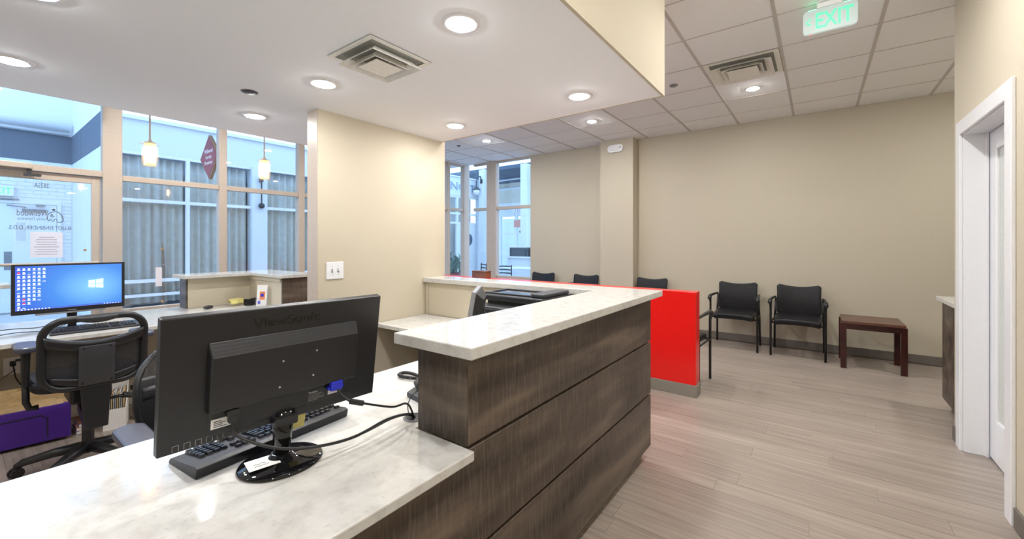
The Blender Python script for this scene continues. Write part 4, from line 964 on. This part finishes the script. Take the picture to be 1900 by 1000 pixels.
# alcove at the left with a service door
AX, AY = -12.8, 1.49
aw = struct(MB().box(AX - .15, AX, -4, AY + .01, -.02, 3.05).build('wall_alley_end', 'brick'))
bk = MB()
for r in range(40):
    z = .0 + r * .0765
    for c_ in range(12):
        y = AY - .215 * (c_ + 1) + (.107 if r % 2 else 0)
        if z > 3.0: continue
        if -.15 < y + .1 < 1.33 and z < 2.26: continue
        bk.box(AX, AX + .012, max(y, -1.5) + .005, min(y + .215, AY) - .005, z + .004, z + .0715)
bk.build('brick_courses', 'brick', aw, kind='stuff')
MB().box(AX - .15, AX + .02, -4, AY, 3.05, 3.63).build('slate_band', 'band', aw)
MB().box(AX - .15, AX, -4, AY, 3.63, 5.2).build('upper_wall', 'brick', aw)
as_ = struct(MB().box(AX, FX + .0, AY, AY + .15, -.02, 3.05).build('wall_alley_side', 'facade'))
MB().box(AX, FX, AY - .01, AY + .15, 3.05, 3.63).build('slate_band', 'band', as_)
MB().box(AX, FX, AY, AY + .15, 3.63, 5.2).build('upper_wall', 'brick', as_)
tag(MB().tube([(AX + .14, -4, 3.80), (AX + .14, AY - .05, 3.80)], .085, 14).build('pipe', 'extframe', smooth=True), 'thick white pipe along the upper alley wall', 'pipe')
tag(MB().tube([(AX + .10, -4, 3.665), (AX + .10, AY - .05, 3.665)], .032, 10).build('pipe', 'extframe', smooth=True), 'thin white pipe under the thick one on the alley wall', 'pipe')
sd = thing('service_door', 'white double service door in the white brick alley wall', 'door', (AX, 0, 0))
MB().box(0, .06, -.32, -.26, 0, 2.22).box(0, .06, 1.27, 1.33, 0, 2.22).box(0, .06, -.26, 1.27, 2.16, 2.22).build('frame', 'extframe', sd, bevel=.004)
for a, b in ((.52, 1.265), (-.255, .505)):
    lf = MB().box(.015, .05, a, b, .01, 2.155).build('door_leaf', 'facade', sd, bevel=.003)
    MB().box(.05, .056, a + .17, a + .36, 1.39, 1.82).build('window_frame', 'extframe', lf, bevel=.003)
    MB().box(.056, .06, a + .20, a + .33, 1.42, 1.79).build('pane', 'wired', lf) if 'wired' in M else MB().box(.056, .06, a + .20, a + .33, 1.42, 1.79).build('pane', 'frost', lf)
    MB().box(.05, .054, a + .05, a + .15, .85, 1.21).build('push_plate', 'grey', lf)
MB().box(.05, .12, .80, 1.12, 2.00, 2.06).tube([(.10, .85, 2.09), (.10, .60, 2.12)], .012, 6).box(.05, .09, .98, 1.1, 2.12, 2.16).build('door_closer', 'grey', sd)
xs = thing('exit_sign', 'faint green exit sign above the alley service door', 'exit sign', (AX + .02, .52, 2.40))
MB().box(0, .04, -.18, .18, -.10, .10).build('body', 'extframe', xs, bevel=.004)
text('EXIT', .1, 'exitgreen', 'letters', xs, (.041, 0, -.06), (0, 1, 0), (0, 0, 1), width=.28, height=.12)
MB().box(0, .10, -.30, .24, -.165, -.15).build('shelf_bracket', 'grey', xs)
# diamond blade sign outside
ds = thing('hanging_sign', 'maroon diamond sign with white lettering mounted outside the glass front', 'sign', (-6.60, 2.06, 2.535))
MB().prism_y([(0, -.30), (.335, 0), (0, .30), (-.335, 0)], -.02, .02).build('board', 'bronze', ds, bevel=.004)
MB().prism_y([(0, -.275), (.305, 0), (0, .275), (-.305, 0)], -.024, -.0205).build('face', 'maroon', ds)
MB().prism_y([(0, -.275), (.305, 0), (0, .275), (-.305, 0)], .0205, .024).build('face', 'maroon', ds)
for k, s in enumerate(('Wellwood', 'Family', 'Dentistry')):
    text(s, .08, 'signwhite', 'lettering', ds, (0, -.0245, .055 - k * .075), (1, 0, 0), (0, 0, 1), width=(.30, .21, .29)[k], height=.058)
MB().box(.30, .385, -.03, .03, -.13, .13).box(.20, .30, -.012, .012, -.02, .02).build('bracket', 'grey', ds, bevel=.003)
# far end of the alley
fr_ = thing('shop_front', 'pale shop front with raised letters seen through the corner window', 'shop front', (FX, 0, 0))
MB().box(-.25, .02, 7.2, 11.0, 2.96, 3.56).build('fascia', 'facade', fr_)
MB().box(-.25, .06, 7.2, 11.0, 3.56, 3.60).build('coping', 'extframe', fr_)
MB().box(-.06, .0, 7.2, 11.0, 2.90, 2.96).build('head_rail', 'extframe', fr_)
for y in (7.25, 8.2, 9.0, 9.93, 10.35, 10.95): MB().box(-.08, .0, y - .04, y + .04, 0, 2.9).build('mullion', 'extframe', fr_, bevel=.004)
for z in (2.36, 2.05, .45): MB().box(-.07, -.005, 7.25, 10.95, z - .03, z + .03).build('rail', 'extframe', fr_)
MB().box(-.05, -.045, 7.25, 10.95, .48, 2.9).build('pane', 'pane', fr_)
MB().box(-.06, -.0, 7.25, 10.95, -.02, .42).build('stall_riser', 'facade', fr_)
MB().box(-.06, -.01, 9.97, 10.9, .45, 2.02).build('door_leaf', 'facade', fr_)
MB().lathe([(.22, 0), (.22, .02)], (.0, 10.42, 1.50), 24, 'x').build('round_sign', 'band', fr_)
MB().box(-.45, -.40, 7.2, 11, -.02, 2.95).build('inner_wall', 'curtain', fr_)
text('ENG', .3, 'extletter', 'raised_letters', fr_, (.03, 9.80, 3.14), (0, 1, 0), (0, 0, 1), ext=.02, width=.95, height=.26)
text('TI', .3, 'extletter', 'raised_letters', fr_, (.03, 10.66, 3.14), (0, 1, 0), (0, 0, 1), ext=.02, width=.26, height=.24)
ff = thing('cafe_building', 'cream two-storey front with a lettered band beyond the corner window', 'shop front', (0, 13.2, 0))
MB().box(-11.6, -3.0, 0, .2, 2.9, 3.78).build('upper_wall', 'extcream', ff)
MB().box(-11.6, -3.0, -.06, 0, 3.50, 3.58).box(-11.6, -3.0, -.03, 0, 2.88, 2.98).build('string_course', 'extframe', ff)
MB().box(-11.6, -3.0, -.02, .2, 2.45, 2.9).build('fascia', 'facade', ff)
text('AU', .3, 'signwhite', 'raised_letters', ff, (-9.45, -.03, 2.54), (1, 0, 0), (0, 0, 1), ext=.02, width=.42, height=.30)
for x in (-11.5, -10.4, -9.6, -8.5, -7.4, -6.3, -5.2): MB().box(x - .06, x + .06, 0, .1, 0, 2.45).build('mullion', 'extframe', ff)
for z in (1.75, .95): MB().box(-11.5, -5.2, .02, .08, z - .04, z + .04).build('rail', 'extframe', ff)
MB().box(-11.5, -5.2, .045, .05, 0, 2.45).build('pane', 'pane', ff)
MB().box(-11.5, -5.2, 1.3, 1.4, 0, 2.45).build('inner_wall', 'facade', ff)
MB().hull([(-11.6, -2.2, 3.86), (-4.6, -2.2, 3.86), (-4.6, .2, 3.78), (-11.6, .2, 3.78)], [(-11.6, -2.2, 3.98), (-4.6, -2.2, 3.98), (-4.6, .2, 3.9), (-11.6, .2, 3.9)]).build('dark_eave', 'band', ff)
MB().tube([(-11.6, -.8, 3.74), (-4.6, -1.2, 3.74)], .03, 6).build('eave_rod', 'extframe', ff)
pk = tag(MB().box(-9.32, -8.85, 12.7, 12.78, 1.98, 2.26).build('hanging_board', 'salmon', bevel=.003), 'salmon board hanging under the lettered band beyond the corner window', 'sign')
sm = thing('small_diamond_sign', 'small maroon diamond sign beside a column beyond the corner window', 'sign', (-8.55, 12.2, 1.80))
MB().prism_y([(0, -.22), (.15, 0), (0, .22), (-.15, 0)], -.02, .02).build('board', 'maroon', sm); MB().prism_y([(0, -.10), (.07, 0), (0, .10), (-.07, 0)], -.026, -.021).build('mark', 'signwhite', sm)
for x, y, lab in ((-9.25, 10.85, 'white square post seen through the narrow corner pane'), (-7.5, 10.85, 'white square post seen through the wide corner window')):
    t = thing('post', lab, 'post', (x, y, 0), 0, 'alley posts'); MB().box(-.12, .12, -.12, .12, -.02, 3.9).build('shaft', 'extframe', t, bevel=.006); MB().box(-.15, .15, -.15, .15, -.02, 1.1).build('plinth', 'facade', t, bevel=.006)
wl = thing('gooseneck_lamp', 'gooseneck lamp with white globe beyond the narrow corner pane', 'wall lamp', (-9.38, 10.62, 0))
MB().tube(spline([(0, 0, 3.30), (0, 0, 3.45), (.03, .02, 3.60), (.10, .06, 3.66), (.12, .09, 3.60), (.13, .092, 3.50)], 6), .018, 8).box(.08, .18, .095, .1085, 3.42, 3.56).build('neck', 'dark', wl)
MB().lathe([(.03, 3.30), (.13, 3.22), (.13, 3.20)], n=18).build('cap', 'dark', wl); MB().sphere((0, 0, 3.14), (.115, .115, .12)).build('globe', 'signwhite', wl, smooth=True)
pl_ = thing('potted_plant', 'leafy green plant in a terracotta trough outside the corner window', 'plant', (-8.35, 8.35, -.02))
MB().hull([(-.18, -.42, 0), (.18, -.42, 0), (.18, .42, 0), (-.18, .42, 0)], [(-.22, -.48, .56), (.22, -.48, .56), (.22, .48, .56), (-.22, .48, .56)]).build('trough', 'terra', pl_, bevel=.006)
lf = MB()
for k in range(70):
    c0 = Vector((random.uniform(-.15, .15), random.uniform(-.42, .42), .54)); a = random.random() * 2 * PI; Ln = random.uniform(.5, 1.05); sp_ = random.uniform(.12, .38); wd = random.uniform(.03, .06)
    d = Vector((math.cos(a), math.sin(a), 0)); s_ = Vector((-d.y, d.x, 0)); prev = None
    for i in range(6):
        t = i / 5; p = c0 + d * sp_ * t * t * 1.3 + Vector((0, 0, Ln * (t - .35 * t * t))); wv = wd * math.sin(PI * (.08 + .9 * t))
        cur_ = (lf.b.verts.new(p - s_ * wv), lf.b.verts.new(p + s_ * wv))
        if prev: lf.b.faces.new((prev[0], prev[1], cur_[1], cur_[0]))
        prev = cur_
lf.build('foliage', 'leaf', pl_, kind='stuff')
def cafe_chair(lab, x, y, rz):
    t = thing('cafe_chair', lab, 'chair', (x, y, -.02), rz, 'cafe chairs outside')
    for sx_ in (-1, 1):
        for sy_ in (-1, 1): MB().tube([(sx_ * .19, sy_ * .19, 0), (sx_ * .18, sy_ * .18, .44 if sy_ > 0 else .88)], .014, 6).build('leg', 'dark', t)
    MB().box(-.2, .2, -.2, .2, .44, .46).build('seat', 'dark', t)
    for z in (.60, .68, .76, .84): MB().tube(spline([(-.19, -.19, z), (0, -.22, z + .01), (.19, -.19, z)], 4), .016, 6).build('back_slat', 'dark', t)
cafe_chair('slat-back metal chair outside the corner window, nearest the table', -6.05, 8.0, .2); cafe_chair('metal chair outside the corner window beside the narrow pane', -6.85, 8.3, -.5)
ct = thing('cafe_table', 'pale round-edged table outside the corner window', 'table', (-5.95, 8.9, -.02)); MB().prism(rrect(1.5, .8, .08), .72, .75).build('tabletop', 'extframe', ct); MB().lathe([(.25, 0), (.24, .03), (.04, .05), (.04, .72)], n=16).build('pedestal', 'dark', ct)
cc_ = thing('serving_counter', 'pale counter standing beyond the cafe table outside', 'counter', (-6.4, 10.3, -.02)); MB().box(-1.2, 1.2, -.25, .25, 0, .95).build('body', 'facade', cc_); MB().box(-1.25, 1.25, -.3, .3, .95, 1.0).build('top', 'extframe', cc_)
for k, (x, w_, h, lab) in enumerate(((-7.30, .55, .26, 'dark crate on the outside counter, left of the pair'), (-6.75, .40, .2, 'dark crate on the outside counter, right of the pair'))):
    t = thing('crate', lab, 'crate', (x, 10.3, .9805), 0, 'crates on the outside counter'); MB().box(-w_ / 2, w_ / 2, -.2, .2, 0, h).build('body', 'dark', t, bevel=.01); MB().box(-w_ / 2 - .02, w_ / 2 + .02, -.21, .21, h, h + .03).build('lid', 'extcream' if k == 0 else 'dark', t, bevel=.01)
